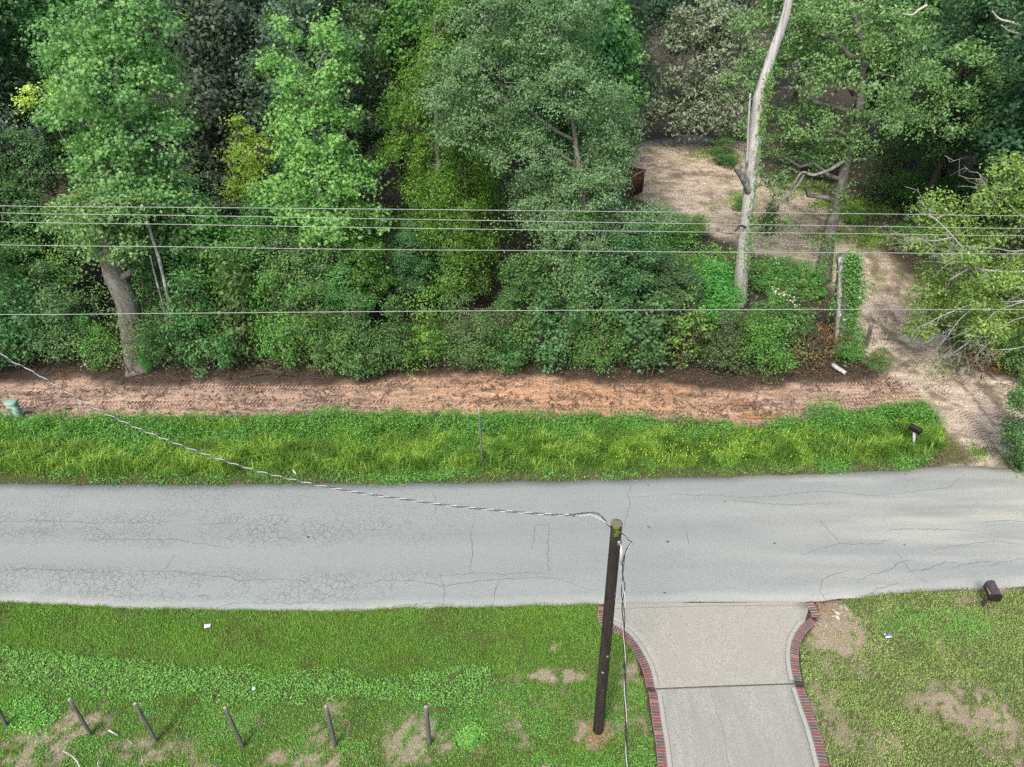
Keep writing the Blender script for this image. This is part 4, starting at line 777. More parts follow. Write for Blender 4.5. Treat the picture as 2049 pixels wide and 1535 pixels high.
# --- the ivy covered stump by the lane, with its pale bare side ---
ub = at(1688, 700); uY = ub[1]; t = empty('ivy_stump', ub); tag(t, 'ivy-covered broken stump with a bare pale side, left of the sandy lane', 'tree stump')
ta = Acc(); TP = smooth_path([at(1688, 712), atY(1686, 680, uY), atY(1690, 620, uY), atY(1692, 560, uY), atY(1694, 512, uY)], 5); tube(ta, TP, np.linspace(.44, .36, len(TP)), 14, .16); ta.build('trunk', M['bark_brown'], t, True, origin=ub)
ta = Acc(); tube(ta, TP[4:] + np.array([-.26, -.16, 0]), np.linspace(.14, .12, len(TP) - 4), 9, .3); ta.build('bare_wood', M['snag'], t, True, origin=ub)
va_ = Acc(); n = 5200; j = R.integers(2, len(TP), n); X = TP[j] + np.column_stack([.10 + R.normal(size=n) * .17, -.42 + R.normal(size=n) * .10 + .2 * R.random(n), R.normal(size=n) * .15]); Q = TP[-6] + R.normal(size=(350, 3)) * [.35, .2, .3] + [.45, -.2, -.3]; Q2 = TP[-9] + R.normal(size=(90, 3)) * [.12, .1, .3] + [-.42, -.1, -.3]; X = np.vstack([X, Q, Q2]); n = len(X)
leaves(va_, X, unit(R.normal(size=(n, 3)) * .5 + [0, -.6, .7]), .10, .085, R.random(n), R.random(n)); va_.build('ivy', M['bushb'], t, origin=ub)
for c_, nm in (((1681, 632), 'paper_notice'), ((1692, 640), 'paper_notice')):
    p_ = atY(*c_, uY - .42); a_ = Acc(); box(a_, p_, (.07, .015, .20) if c_[0] < 1685 else (.22, .02, .10), .1); o = a_.build('paper_notice', plain('weathered_white_paper' + str(c_[0]), (.62, .62, .60), .8, .08, 10), t); o.parent = None; o.location = (0, 0, 0); o.parent = t; o.matrix_parent_inverse = Matrix.Translation(-Vector(ub))
# --- grey fallen limb hanging from the vine-wrapped oak ---
def stick(name, label, cat, pts, r0, r1, mat, group=None, subs=()):
    P = smooth_path([atY(*q_) for q_ in pts], 5); a_ = Acc(); tube(a_, P, np.linspace(r0, r1, len(P)), 7, .15)
    for sp_, a0 in subs:
        Q = smooth_path([atY(*q_) for q_ in sp_], 5); tube(a_, Q, np.linspace(a0, a0 * .3, len(Q)), 6, .15)
    o = a_.build(name, mat, smooth=True, origin=P[0]); tag(o, label, cat, group); return o
stick('bare_branch', 'crooked bare grey branch reaching left from the vine-wrapped oak over the lane', 'branch', [(1688, 322, 32.4), (1660, 340, 32.1), (1628, 350, 32), (1605, 345, 31.9), (1592, 362, 31.8), (1578, 385, 31.8), (1556, 412, 31.7)], .09, .03, M['bark_grey'],
      subs=[([(1608, 350, 31.9), (1595, 372, 31.7), (1575, 392, 31.6), (1556, 415, 31.5)], .05), ([(1600, 345, 31.9), (1580, 338, 31.8), (1560, 348, 31.7)], .03)])
stick('bare_branch', 'curled pale dead branch at the top right, in front of the spreading oak', 'branch', [(1855, 10, 31.5), (1838, 20, 31.5), (1825, 30, 31.5), (1805, 27, 31.5)], .06, .02, M['twig'])
stick('bare_branch', 'forked pale dead branches near the top right corner', 'branch', [(2049, 55, 33), (2025, 45, 33), (2000, 38, 33), (1985, 22, 33)], .07, .02, M['twig'], subs=[([(2049, 70, 33), (2020, 62, 33), (2003, 50, 33)], .05)])

# --- pale-barked oak at the right edge, its limbs fanning in from a trunk outside the frame ---
ob = at(2230, 745); t = empty('spreading_oak_tree', ob); tag(t, 'oak at the right edge with bare grey limbs fanning out and yellow-tipped leaves', 'tree')
ta = Acc(); TP = smooth_path([ob, atY(2215, 640, 24.6), atY(2190, 560, 24.8), atY(2150, 430, 25.2), atY(2110, 330, 25.5)], 6); tube(ta, TP, np.linspace(.38, .2, len(TP)), 12, .12); ta.build('trunk', M['bark_grey'], t, True, origin=ob)
ta = Acc(); OL = [([(2195, 580, 24.8), (2120, 575, 24.5), (2049, 574, 24.2), (1988, 580, 24)], .13), ([(1988, 580, 24), (1975, 550, 24), (1950, 535, 23.9), (1925, 545, 23.8), (1900, 560, 23.7)], .075), ([(2180, 500, 25), (2080, 540, 24.8), (1960, 538, 24.4), (1925, 495, 24.2), (1890, 455, 24.2), (1862, 432, 24.2)], .10),
      ([(1905, 475, 24.2), (1870, 482, 24), (1835, 480, 24)], .04), ([(2190, 560, 24.7), (2060, 600, 23.9), (1960, 606, 23.7), (1890, 630, 23.5), (1840, 655, 23.3)], .07), ([(2100, 590, 24), (2000, 620, 23.5), (1960, 660, 23.3), (1925, 695, 23.2), (1900, 710, 23.2)], .05),
      ([(2150, 620, 24), (2030, 640, 23.4), (1985, 680, 23.2), (1950, 715, 23)], .04), ([(1960, 606, 23.7), (1920, 640, 23.4), (1890, 680, 23.2), (1875, 695, 23.2)], .035), ([(2160, 440, 25.2), (2060, 440, 25), (2010, 400, 25), (1985, 390, 25), (1960, 350, 25)], .07),
      ([(2160, 450, 25.2), (2049, 500, 25), (1990, 497, 24.6), (1920, 492, 24.4)], .06), ([(2110, 340, 25.5), (2060, 340, 25.4), (2020, 360, 25.3)], .06), ([(1950, 535, 23.9), (1930, 520, 23.9), (1895, 530, 23.8), (1870, 555, 23.8)], .035), ([(2160, 640, 24.2), (2060, 690, 23.5), (1990, 700, 23.3), (1960, 690, 23.2)], .045)]
OL = [([(a, c, y - .25) for a, c, y in p_], r_l * .5) for p_, r_l in OL]
for pts, r in OL:
    P = smooth_path([atY(*q_) for q_ in pts], 5); tube(ta, P, np.linspace(r, r * .3, len(P)), 7, .1)
    for _ in range(9):
        j = R.integers(len(P) // 3, len(P)); d_ = P[j] - P[max(0, j - 3)]; d_ = unit(d_) * (.5 + .8 * R.random()) + R.normal(size=3) * [.35, .3, .28]; Q, rr = limb(P[j], P[j] + d_, r * .28, .006, .25, .02, 6); tube(ta, Q, rr, 4, cap=False)
        for __ in range(2):
            j2 = R.integers(2, 5); Q2, r2 = limb(Q[j2], Q[j2] + unit(d_) * .35 + R.normal(size=3) * .22, .008, .004, .3, 0, 4); tube(ta, Q2, r2, 3, cap=False)
ta.build('limb', plain('grey_oak_limb', (.44, .43, .40), .85, .35, 9), t, True, origin=ob)
acc, C, s = crown(pxb([(1868, 420, 50, 34), (1852, 488, 40, 28), (1900, 465, 50, 36), (1930, 500, 50, 34, .6), (1880, 545, 50, 30, .8), (1975, 400, 45, 40), (2020, 345, 50, 36), (2060, 400, 50, 50), (2000, 470, 45, 25, .6), (1960, 590, 50, 30, -1.4), (2010, 560, 45, 25, -1.6), (1930, 520, 40, 20, -1.2), (1985, 660, 45, 22, -1.8), (1865, 592, 46, 32), (1845, 648, 34, 38), (1890, 610, 45, 30, .5), (1945, 630, 45, 30, .6), (2030, 540, 50, 36, .7), (2030, 640, 45, 40, .3), (2010, 700, 50, 30, .2), (2060, 720, 50, 40), (2080, 560, 60, 60, .8), (1940, 560, 40, 26, .7)], 24.9, .6), k=6.6, per=36, L=.12, W=.06, cr=.36, shell=.25, gaps=.35, bottom=.2)
acc.build('crown', M['bay'], t, origin=ob)
# --- leafy branch tips hanging in at the lower right edge ---
eb = at(2330, 870); t = empty('roadside_tree', eb); tag(t, 'dark leafy branches hanging in over the road at the lower right edge', 'tree')
bl_ = pxb([(2050, 800, 36, 34), (2042, 870, 34, 42), (2036, 945, 26, 40), (2090, 900, 50, 70), (2110, 780, 60, 60)], 18.6, .9)
acc, C, s = crown(bl_, k=16, per=40, L=.085, W=.045, cr=.24, shell=.2, gaps=.15, bottom=.3); acc.build('crown', M['bush'], t, origin=eb).color = (1.15, 1.1, .9, 1)
ta = Acc(); TP = smooth_path([eb, atY(2300, 760, 19), atY(2260, 660, 19.3)], 5); tube(ta, TP, np.linspace(.2, .12, len(TP)), 10, .1)
for b_ in bl_:
    P, rr = limb(TP[-4], b_[0], .05, .015, .1, -.05); tube(ta, P, rr, 6)
for q_ in R.choice(len(C), 40): P, rr = limb(bl_[0][0] * .3 + C[q_] * .7, C[q_], .012, .005, .2); tube(ta, P, rr, 4, cap=False)
ta.build('trunk', M['bark_grey'], t, True, origin=eb)

# --- prototypes that are copied: understorey shrubs and trees of the wood ---
def proto_bush(seed, leafm, L=.10, W=.06, per=36, k=4.2, cr=.30, hgt=3.6, sp=1.1, nl=8):
    """a many stemmed shrub: lobes of uneven height on their own stems, ragged at the top"""
    bl2 = []
    for j in range(nl):
        a = j * 2.4 + random.random(); d_ = sp * (.25 + .75 * random.random()) if j else 0; h_ = hgt * (1.0 if j == 0 else (.30 + .6 * random.random())); r_2 = .32 + .34 * random.random()
        x, y = math.cos(a) * d_, math.sin(a) * d_ * .9; bl2.append(((x * .6, y * .6, h_ * .38), (r_2 * 1.25, r_2 * 1.2, h_ * .34))); bl2.append(((x, y, h_ * .80), (r_2, r_2, h_ * .20)))
    acc, C, s = crown(bl2, k=k, per=per, L=L, W=W, cr=cr, seed=seed, gaps=.7, shell=.4)
    ta = Acc()
    for c, r in bl2[1::2]: P, rr = limb((R.normal() * .15, R.normal() * .15, -.05), np.asarray(c) + [0, 0, r[2] * .6], .03, .008, .10, .03, 7); tube(ta, P, rr, 5, cap=False)
    for q_ in R.choice(len(C), 22, replace=False): P, rr = limb(C[q_] * [.5, .5, .7], C[q_] * 1.03, .014, .005, .2, .0, 5); tube(ta, P, rr, 4, cap=False)
    return acc.mesh('crown', leafm), ta.mesh('stem', M['deadtwig'])
def proto_tree(seed, leafm, nb=12, L=.19, W=.12, star=False, cone=.5, trunk=.22):
    bl2 = []
    for j in range(nb):
        h = .35 + .62 * (j + .5) / nb; rr = (1 - cone * abs(h - .55) * 1.6) * (1 if h < .8 else .75); a = j * 2.4 + random.random()
        bl2.append(((math.cos(a) * 1.7 * rr, math.sin(a) * 1.7 * rr, h * 14), (1.5 * rr + .2, 1.5 * rr + .2, 1.25)))
    acc, C, s = crown(bl2, k=2.1, per=38, L=L, W=W, cr=.6, seed=seed, gaps=.3, shell=.5, star=star)
    ta = Acc(); TP = smooth_path([(0, 0, -.2), (R.normal() * .2, R.normal() * .2, 5), (R.normal() * .3, R.normal() * .3, 10), (0, 0, 14)], 4); tube(ta, TP, np.linspace(trunk, .05, len(TP)), 8, .1)
    for b_ in bl2: P, rr = limb((0, 0, b_[0][2] - 1.2), b_[0], .07, .03, .1); tube(ta, P, rr, 5, cap=False)
    return acc.mesh('crown', leafm), ta.mesh('trunk', M['bark_dark'], True)
PB = [proto_bush(1, M['bush']), proto_bush(2, M['bush'], .085, .045, 42), proto_bush(3, M['bushb'], .09, .05, 34, hgt=2.6, nl=7), proto_bush(4, M['bush'], .13, .09, 24, nl=6, sp=.9), proto_bush(5, M['vine'], .09, .075, 20, 2.4, .24, hgt=3.8, sp=.8), proto_bush(6, M['bushb'], .075, .04, 46, hgt=2.8, sp=1.3, nl=10), proto_bush(7, M['dry'], .10, .04, 14, 2.0, hgt=2.2)]
PH = [3.6, 3.6, 2.6, 3.6, 3.8, 2.8, 2.2]
PT = [proto_tree(11, M['dark']), proto_tree(12, M['dark'], 13, .17, .10, cone=.8), proto_tree(13, M['bush'], 12, .19, .12, cone=.3), proto_tree(14, M['gum'], 13, .2, .16, cone=1.0)]
def place(kind, pr, name, label, cat, loc, sc, tint, group, rz=None):
    tint = (tint[0] * random.uniform(.82, 1.4 if kind == 'b' else 1.08), tint[1] * random.uniform(.85, 1.18), tint[2] * random.uniform(.75, 1.15))
    t = bpy.data.objects.new(name, None); t.empty_display_size = .2; t.location = tuple(loc); t.rotation_euler = (0, 0, random.random() * 6.28 if rz is None else rz); t.scale = sc; link(t); tag(t, label, cat, group)
    for nm, me in zip(('crown', 'stem' if kind == 'b' else 'trunk'), pr):
        o = bpy.data.objects.new(nm, me); o.color = (*tint, 1); link(o, t)
    return t
def bush(px, base, wpx, hpx, v, tint, label, name='shrub', cat='shrub', dz=0.0, group='shrubs of the undergrowth along the treeline'):
    b0 = at(px, base); m = ppm(b0 + [0, 0, 1]); sx = wpx / m / 2.5 * random.uniform(.9, 1.1); sz = hpx / m / PH[v] * 1.12
    return place('b', PB[v], name, label, cat, b0 + [0, .0, dz], (sx, min(sx, 1.6) * .9, sz), tint, group)
W1 = (1, 1, 1); BR = (1.3, 1.2, 1.1); DK = (.95, .95, .97); YL = (1.5, 1.25, .8); BL = (.9, 1.05, 1.1)
bush(-60, 730, 220, 230, 1, W1, 'dark shrub cut by the left edge of the picture, above the pedestal'); bush(60, 720, 200, 240, 0, W1, 'wide dark green shrub above the green pedestal'); bush(150, 715, 150, 190, 1, BR, 'rounded green shrub left of the thick brown trunk'); bush(205, 735, 90, 110, 2, BL, 'low green shrub against the left foot of the thick brown trunk')
bush(298, 742, 46, 60, 2, BL, 'small green tuft at the right foot of the thick brown trunk'); bush(345, 725, 130, 210, 1, W1, 'bluish green shrub just right of the thick brown trunk'); bush(425, 735, 150, 200, 0, BR, 'bushy shrub above the first pale logs at the dirt strip'); bush(500, 725, 130, 220, 3, W1, 'broad-leaved shrub left of the two-topped sweetgum'); bush(570, 735, 130, 190, 2, W1, 'bright shrub below the two-topped sweetgum'); bush(660, 742, 150, 190, 1, BR, 'fine-leaved shrub in front of the two-topped sweetgum'); bush(735, 745, 130, 170, 0, BR, 'shrub standing nearest the dirt strip left of centre')
bush(800, 735, 120, 150, 0, W1, 'low shrub below the dark hollow under the cedar'); bush(860, 730, 130, 150, 2, W1, 'green shrub below the cedar'); bush(930, 735, 140, 150, 1, BR, 'feathery shrub at the middle of the treeline foot'); bush(1010, 730, 120, 130, 0, W1, 'dark shrub right of the feathery shrub at mid treeline'); bush(1090, 735, 120, 160, 3, BR, 'pale broad-leaved shrub left of the oak stem'); bush(1210, 735, 110, 130, 2, W1, 'bright low shrub right of the oak stem'); bush(1290, 745, 140, 160, 3, BL, 'bluish green shrub at the dirt strip right of centre')
bush(1360, 740, 130, 150, 4, (.8, 1.2, .9), 'mound hung with pale green vines, below the lowest wire', 'vine_mound', 'vines', .4); bush(1440, 740, 130, 130, 0, W1, 'dark thin shrub left of the brown brush pile'); bush(1520, 735, 120, 150, 5, W1, 'light shrub below the tall dead trunk'); bush(1575, 690, 130, 130, 4, (1, 1.05, 1), 'thicket draped with white-tipped vines right of the tall dead trunk', 'vine_mound', 'vines', .5)
bush(1615, 735, 120, 100, 6, W1, 'heap of brown dead brush left of the ivy-covered stump', 'brush_pile', 'brush pile', group='brown brush by the lane'); bush(1660, 700, 90, 90, 6, (1.3, 1, .8), 'rusty brown dead foliage behind the ivy-covered stump', 'brush_pile', 'brush pile', group='brown brush by the lane'); bush(1700, 728, 72, 75, 2, (1.1, 1.3, .9), 'small bright green bush at the foot of the ivy-covered stump'); bush(1755, 735, 60, 42, 2, W1, 'little sparse bush right of the leaning wooden post')
bush(1965, 745, 90, 50, 6, (1.3, 1, .8), 'brown dead leaves under the oak limbs at the right edge', 'brush_pile', 'brush pile', group='brown brush by the lane'); bush(2030, 745, 110, 120, 0, W1, 'dark shrub at the right edge below the oak limbs')
# second row, seen above the first
bush(60, 600, 210, 230, 1, DK, 'tall dark shrub in the second row at the far left'); bush(400, 620, 190, 230, 3, DK, 'large-leaved tree shrub between the pale stem and the bright bush'); bush(480, 600, 110, 150, 2, (1.2, 1.45, 1), 'vivid green bush under the small yellow-green tree'); bush(560, 590, 130, 170, 0, W1, 'green shrub in the second row left of the two-topped sweetgum'); bush(730, 600, 130, 170, 4, (.9, .85, .6), 'shrub with rusty yellow leaves right of the two-topped sweetgum', dz=1.2); bush(680, 640, 150, 180, 5, BR, 'light green shrub at the feet of the two-topped sweetgum')
bush(880, 600, 110, 170, 4, (.8, .85, .75), 'thin sapling with yellowing leaves left of the dark hollow', dz=1.5); bush(985, 590, 110, 240, 4, (.9, .95, .8), 'tall vine-hung sapling with yellow leaves in the dark hollow', 'vine_sapling', 'sapling', 1.0); bush(960, 450, 90, 150, 4, (.9, 1, .7), 'top of a vine-hung sapling against the cedar', 'vine_sapling', 'sapling', 1.0)
bush(1260, 620, 160, 160, 0, BR, 'dense shrub in the second row right of the oak stem'); bush(1340, 605, 150, 110, 5, W1, 'bright shrub before the rusty container'); bush(1410, 605, 150, 115, 5, BR, 'bright fine-leaved shrub left of the tall dead trunk'); bush(1460, 575, 90, 70, 2, BR, 'round bush behind the left side of the tall dead trunk'); bush(1560, 575, 120, 62, 5, W1, 'light green bush right of the tall dead trunk'); bush(1615, 590, 80, 50, 2, DK, 'shadowed bush at the foot of the vine-wrapped oak'); bush(1320, 505, 160, 80, 5, DK, 'green shrub at the near left edge of the clearing')
bush(1385, 470, 60, 40, 5, (1.1, 1.1, .8), 'low bush on the sandy clearing left of the dead trunk'); bush(1450, 330, 80, 48, 1, (1.1, 1, .9), 'small grey bush on the back of the clearing, left of the dead trunk'); bush(1530, 470, 55, 65, 3, (1, 1.3, 1.2), 'bluish sapling right behind the tall dead trunk'); bush(1480, 420, 34, 26, 2, W1, 'low green tuft on the sand left of the dead trunk')
for k, (px, ba, w, h, v, ti, lb) in enumerate([(1610, 345, 170, 110, 0, DK, 'dark undergrowth at the back edge of the clearing below the spreading oak'), (1760, 400, 130, 110, 1, DK, 'undergrowth right of the vine-wrapped oak stem'), (1840, 430, 150, 120, 2, (.8, .85, .7), 'shrubs left of the thin leaning dark stem'), (1930, 440, 150, 130, 0, DK, 'shrubs right of the thin leaning dark stem'), (2020, 460, 150, 150, 1, DK, 'dark shrub at the right edge behind the oak limbs'), (1780, 330, 150, 120, 2, DK, 'green undergrowth behind the vine-wrapped oak stem'), (1890, 330, 170, 130, 1, DK, 'shaded shrub far right behind the leaning stem'), (2000, 340, 170, 140, 0, DK, 'shaded shrub by the right edge below the hickory'), (1700, 450, 50, 40, 2, (1.2, 1.2, .8), 'little green bush between the lane and the vine-wrapped oak'), (1850, 500, 110, 50, 5, (.9, .9, .6), 'low grassy bush right of the upper lane'), (2000, 600, 160, 100, 1, DK, 'dark shrub behind the bare oak limbs at the right edge')]):
    bush(px, ba, w, h, v, ti, lb)
# --- young trees standing between the shrubs and the tall trees ---
def young(px, base, wpx, hpx, v, tint, label):
    b0 = at(px, base); m = ppm(b0 + [0, 0, 2.5]); sx = wpx / m / 5.6; sz = hpx / m / 13.2 * 1.15
    return place('t', PT[v], 'young_tree', label, 'tree', b0, (sx, sx, sz), tint, 'young trees between the shrubs and the tall trees')
for a_y in [(30, 660, 190, 300, 2, (1, 1.05, 1), 'young tree filling the left edge between the lowest wire and the fourth wire'), (120, 650, 170, 250, 2, BR, 'young leafy tree left of the thick brown trunk, crossed by the fourth wire'), (395, 660, 170, 250, 3, (.75, .85, .8), 'young tree in shade right of the slender pale stems'), (470, 650, 120, 210, 3, (.95, 1.2, .7), 'vivid green young tree just left of the two-topped sweetgum, under the wires'),
            (555, 660, 130, 220, 2, W1, 'young tree close in front of the left side of the two-topped sweetgum'), (625, 680, 130, 190, 2, BR, 'light young tree in front of the two-topped sweetgum stem'), (745, 660, 130, 230, 2, (1.35, 1.15, .7), 'young tree with rusty yellow tips between the two-topped sweetgum and the cedar'), (700, 690, 110, 150, 3, (.7, .85, .75), 'low young tree right of the two-topped sweetgum stem'),
            (830, 650, 90, 180, 2, DK, 'young tree on the left rim of the dark hollow'), (1055, 690, 110, 170, 2, W1, 'young tree just left of the big oak stem'), (1235, 690, 140, 220, 2, (.95, 1.1, 1.05), 'young tree right of the big oak stem, reaching the fourth wire'), (1320, 690, 150, 150, 2, W1, 'young tree in front of the container, crossed by the lowest wire'), (1405, 680, 130, 140, 3, (.8, .95, .7), 'bushy young tree just left of the tall dead trunk'),
            (1545, 700, 110, 95, 2, BR, 'low young tree at the right foot of the tall dead trunk'), (1790, 330, 190, 200, 2, DK, 'young tree behind the lane below the hickory'), (1960, 400, 190, 200, 2, DK, 'young tree at the right under the hickory crown'), (440, 500, 160, 200, 0, (1.2, 1.3, 1.2), 'dark young tree behind the wires left of the yellow-green tree')]: young(*a_y)
# --- trees of the wood behind, each its own object ---
WOOD = 'trees of the dark wood behind the treeline'
def wood(px, X, Y, v, s, tint, lab): place('t', PT[v], 'forest_tree', lab, 'tree', (X, Y, 0), (s, s, s * random.uniform(.95, 1.15)), tint, WOOD)
spots = [(-24, 33, 0), (-19.5, 35, 2), (-27, 38, 1), (-14, 36.5, 0), (-21, 41, 1), (-9.5, 34.5, 0), (-6, 38, 1), (-1.8, 36, 0), (2.2, 33.5, 2), (-12, 43, 2), (-3.5, 43.5, 0), (4.5, 38, 1), (-29, 45, 0), (-17, 47, 0), (-7.5, 48, 1), (1.5, 47, 0), (4.2, 45, 0), (-24, 52, 1), (-12, 53, 0), (-1.5, 54, 1), (5.5, 52, 0), (10, 62, 1), (16, 64, 0), (22, 58, 1), (4, 60, 0), (-6, 61, 0), (-18, 60, 1), (-31, 58, 0), (27, 52, 0), (33, 50, 1), (21.5, 47, 2), (26, 43, 0), (31, 41, 1), (23, 38.5, 2), (27.5, 36, 0), (38, 58, 0), (12, 72, 0), (24, 70, 1), (0, 70, 1), (-14, 70, 0), (-28, 70, 1), (36, 68, 0), (24, 31, 2), (28.5, 30, 0), (-28, 30, 2), (-24.5, 27.5, 0), (46, 62, 1), (-42, 62, 0), (-38, 50, 1), (44, 48, 0)]
NM = {0: 'dark broad-crowned', 1: 'dark narrow-crowned', 2: 'mid green leafy', 3: 'light green leafy'}
for X, Y, v in spots:
    s = .85 + .3 * random.random() + (.15 if Y > 45 else 0); dk = random.uniform(.5, .95)
    if v == 3: s = .6
    where = 'at the left' if X < -12 else ('at the centre' if X < 8 else 'at the right'); dep = 'behind the front row' if Y < 40 else ('midway into the wood' if Y < 56 else 'far back')
    place('t', PT[v], 'forest_tree', f'{NM[v]} tree {where} of the wood, {dep}', 'tree', (X, Y, 0), (s, s, s * random.uniform(.95, 1.2)), (dk * random.uniform(.88, 1.0), dk, dk * random.uniform(.9, 1.05)), f'{NM[v]} trees {where}, {dep}')
# --- tangle of saplings, dead stems and loose leaf sprays that roughens the front of the undergrowth ---
tg = Acc(); sp2 = Acc()
for _ in range(260):
    px = random.uniform(-80, 1640); b0 = at(px, random.uniform(706, 742)); h_ = random.uniform(.5, 2.6) * (1.3 if random.random() < .2 else 1); d_ = np.array([R.normal() * .45, -abs(R.normal()) * .25, 1.0]) * h_
    P, rr = limb(b0, b0 + d_, .014, .004, .16, random.uniform(-.05, .08), 7); tube(tg, P, rr, 4, cap=False)
    if random.random() < .75:
        n = R.integers(20, 70); j = R.integers(2, 7, n); X = P[j] + R.normal(size=(n, 3)) * [.16, .12, .12]; leaves(sp2, X, unit(R.normal(size=(n, 3)) * .5 + [0, -.2, 1]), .09, .05, R.random(n), np.full(n, random.random()))
tag(tg.build('dead_stems', M['deadtwig']), 'thin dead stems and saplings sticking out along the foot of the treeline', 'stems', kind='stuff')
for _ in range(300):
    px = random.uniform(-60, 1640); py = random.uniform(440, 715); Yd = np.interp(py, [440, 715], [27.2, 25.0]) - random.uniform(.2, .9)
    if fbm(np.array([px * .008]), np.array([py * .01]), 95)[0] < .47: continue
    c = atY(px, py, Yd); n = R.integers(25, 70); X = c + R.normal(size=(n, 3)) * [.32, .2, .24]; leaves(sp2, X, unit(R.normal(size=(n, 3)) * .5 + [0, -.3, 1]), random.uniform(.08, .13), .06, R.random(n), np.full(n, random.random()))
tag(sp2.build('leaf_sprays', M['vine']), 'loose sprays of lighter vine leaves climbing over the undergrowth', 'vines', kind='stuff')
# grass patches by the lane, and dark undergrowth on the floor of the wood
FL = Acc(); P = np.column_stack([R.uniform(-32, 36, 34000), R.uniform(24.6, 48, 34000)]); d1_ = sdf(P, P_LANE); fn = fbm(P[:, 0] * .6, P[:, 1] * .6, 80)
P = P[(d1_ < -.3) & (fn > .42)]; n = len(P); s = .16 * (.6 + .9 * R.random(n)); leaves(FL, np.column_stack([P, .08 + .4 * R.random(n)]), unit(np.column_stack([R.normal(size=(n, 2)) * .6, np.ones(n)])), s, s * .5, R.random(n), R.random(n))
tag(FL.build('undergrowth', M['dark']), 'dark leafy undergrowth covering the floor of the wood', 'undergrowth', kind='stuff')
FG = Acc()
for px, py, rx, ry, n in ((1500, 275, 60, 6, 1500), (1420, 310, 28, 9, 700), (1480, 400, 26, 12, 900), (1600, 375, 45, 12, 1800), (1740, 415, 60, 20, 3000), (1810, 470, 60, 16, 2500), (1740, 480, 40, 20, 2000), (1320, 450, 50, 20, 1400), (1540, 450, 60, 10, 700), (1650, 410, 30, 8, 700), (1930, 680, 30, 20, 400), (1900, 730, 50, 30, 500), (1660, 470, 40, 14, 900), (1960, 905, 20, 14, 200)):
    Q = np.array([at(px + R.normal() * rx * .6, max(272, py + R.normal() * ry * .6))[:2] for _ in range(n)]); blades(FG, Q, .16, .03, .9)
tag(FG.build('clearing_grass', VM), 'tufts of green grass along the edges of the sandy clearing and lane', 'grass', kind='stuff')
# ------------------------------------------------------------------ poles, wires, mailboxes and small things
wood_dark = bark('creosoted_wood', (.012, .010, .009), (.060, .045, .038), 10, (1, 1, .12))
metal = plain('galvanised_steel', (.42, .43, .43), .45, .12, 14, .7)
black = plain('black_rubber', (.022, .022, .024), .5, .2, 10)
alum = plain('bare_aluminium_strand', (.52, .52, .52), .45, .1, 20, .4)
alum_b = plain('bright_aluminium_strand', (.66, .66, .66), .5, .06, 20, .1); greyb = plain('weathered_black_insulation', (.09, .09, .092), .6, .2, 10)
pb = at(1197, 1462); pt = atY(1234, 1048, pb[1] + .03)
t = empty('utility_pole', pb); tag(t, 'dark creosoted wooden utility pole standing in the lawn left of the driveway', 'utility pole')
a_ = Acc(); P = np.linspace(pb + [0, 0, -.3], pt, 14); tube(a_, P, np.linspace(.128, .104, 14), 24, .02); a_.build('shaft', wood_dark, t, True, origin=pb)
cm, nt, b = new_mat('mossy_pole_top'); cc_ = ramp(nt, noise(nt, 12, 5, .7, coords(nt)), [(.35, (.07, .06, .045)), (.52, (.14, .125, .10)), (.68, (.13, .15, .05))]); nt.links.new(cc_, b.inputs['Base Color']); b.inputs['Roughness'].default_value = .9
a_ = Acc(); ax = unit(pt - pb); tube(a_, [pt - ax * .002, pt + ax * .02, pt + ax * .035], [.111, .106, .085], 20, .05); a_.build('pole_top', cm, t, True, origin=pb)
a_ = Acc()
n = 34; an = -1.75 + R.normal(size=n) * .4; zz = R.random(n) ** 1.5 * .24; 
for q_, z_ in zip(an, zz): c = pt - ax * z_ + np.array([math.cos(q_), math.sin(q_), 0]) * .108; box(a_, c, (.03 * random.uniform(.5, 1.2), .012, .05 * random.uniform(.5, 1.6)), q_ + 1.57)
a_.build('moss', plain('green_moss', (.13, .20, .02), .95, .3, 20), t, origin=pb)
a_ = Acc(); c = pt - ax * .42 + np.array([.07, -.10, 0]); tube(a_, [c + [0, .08, .03], c, c + [.02, -.06, -.03], c + [.04, -.05, -.1], c + [.02, -.02, -.12]], .012, 8); box(a_, c + [.0, .02, -.02], (.09, .02, .14), .4); a_.build('clevis', metal, t, origin=pb)
a_ = Acc(); c = np.array(atY(1232, 1198, pb[1] - .05)); tube(a_, [c + [-.03, 0, 0], c + [.05, -.02, .0]], .012, 6); tube(a_, [c + [.05, -.02, .0], at(1242, 1240) * [1, 1, 0] + [0, -.0, 1.6], atY(1243, 1262, pb[1] - .15)], .004, 4); a_.build('step_bolt', metal, t, origin=pb)

for k_, (z_, an_) in enumerate(((3.2, -1.2), (2.6, -1.9), (4.4, -1.4), (5.3, -1.0), (1.9, -1.6))):
    c = pb + (pt - pb) * (z_ / (pt[2] - pb[2])); c = c + np.array([math.cos(an_), math.sin(an_), 0]) * .118; a_ = Acc()
    if k_ < 2: box(a_, c, (.06, .006, .09), an_ + 1.57); a_.build('metal_tag', metal, t, origin=pb)
    else: tube(a_, [c, c + [0, -.025, .0], c + [0, -.025, .06], c + [0, 0, .06]], .005, 5); a_.build('staple', metal, t, origin=pb)
def wire(pts, r, name, label, cat, mat, group=None, ext=None):
    P = smooth_path(pts, 8); a_ = Acc(); tube(a_, P, r, 6); o = a_.build(name, mat, smooth=True, origin=P[0]); tag(o, label, cat, group); return o
WY = 20.9
def span(ys, xs=(0, 350, 700, 1050, 1400, 1750, 2049)):
    return [atY(x, y, WY) for x, y in zip(xs, ys)]
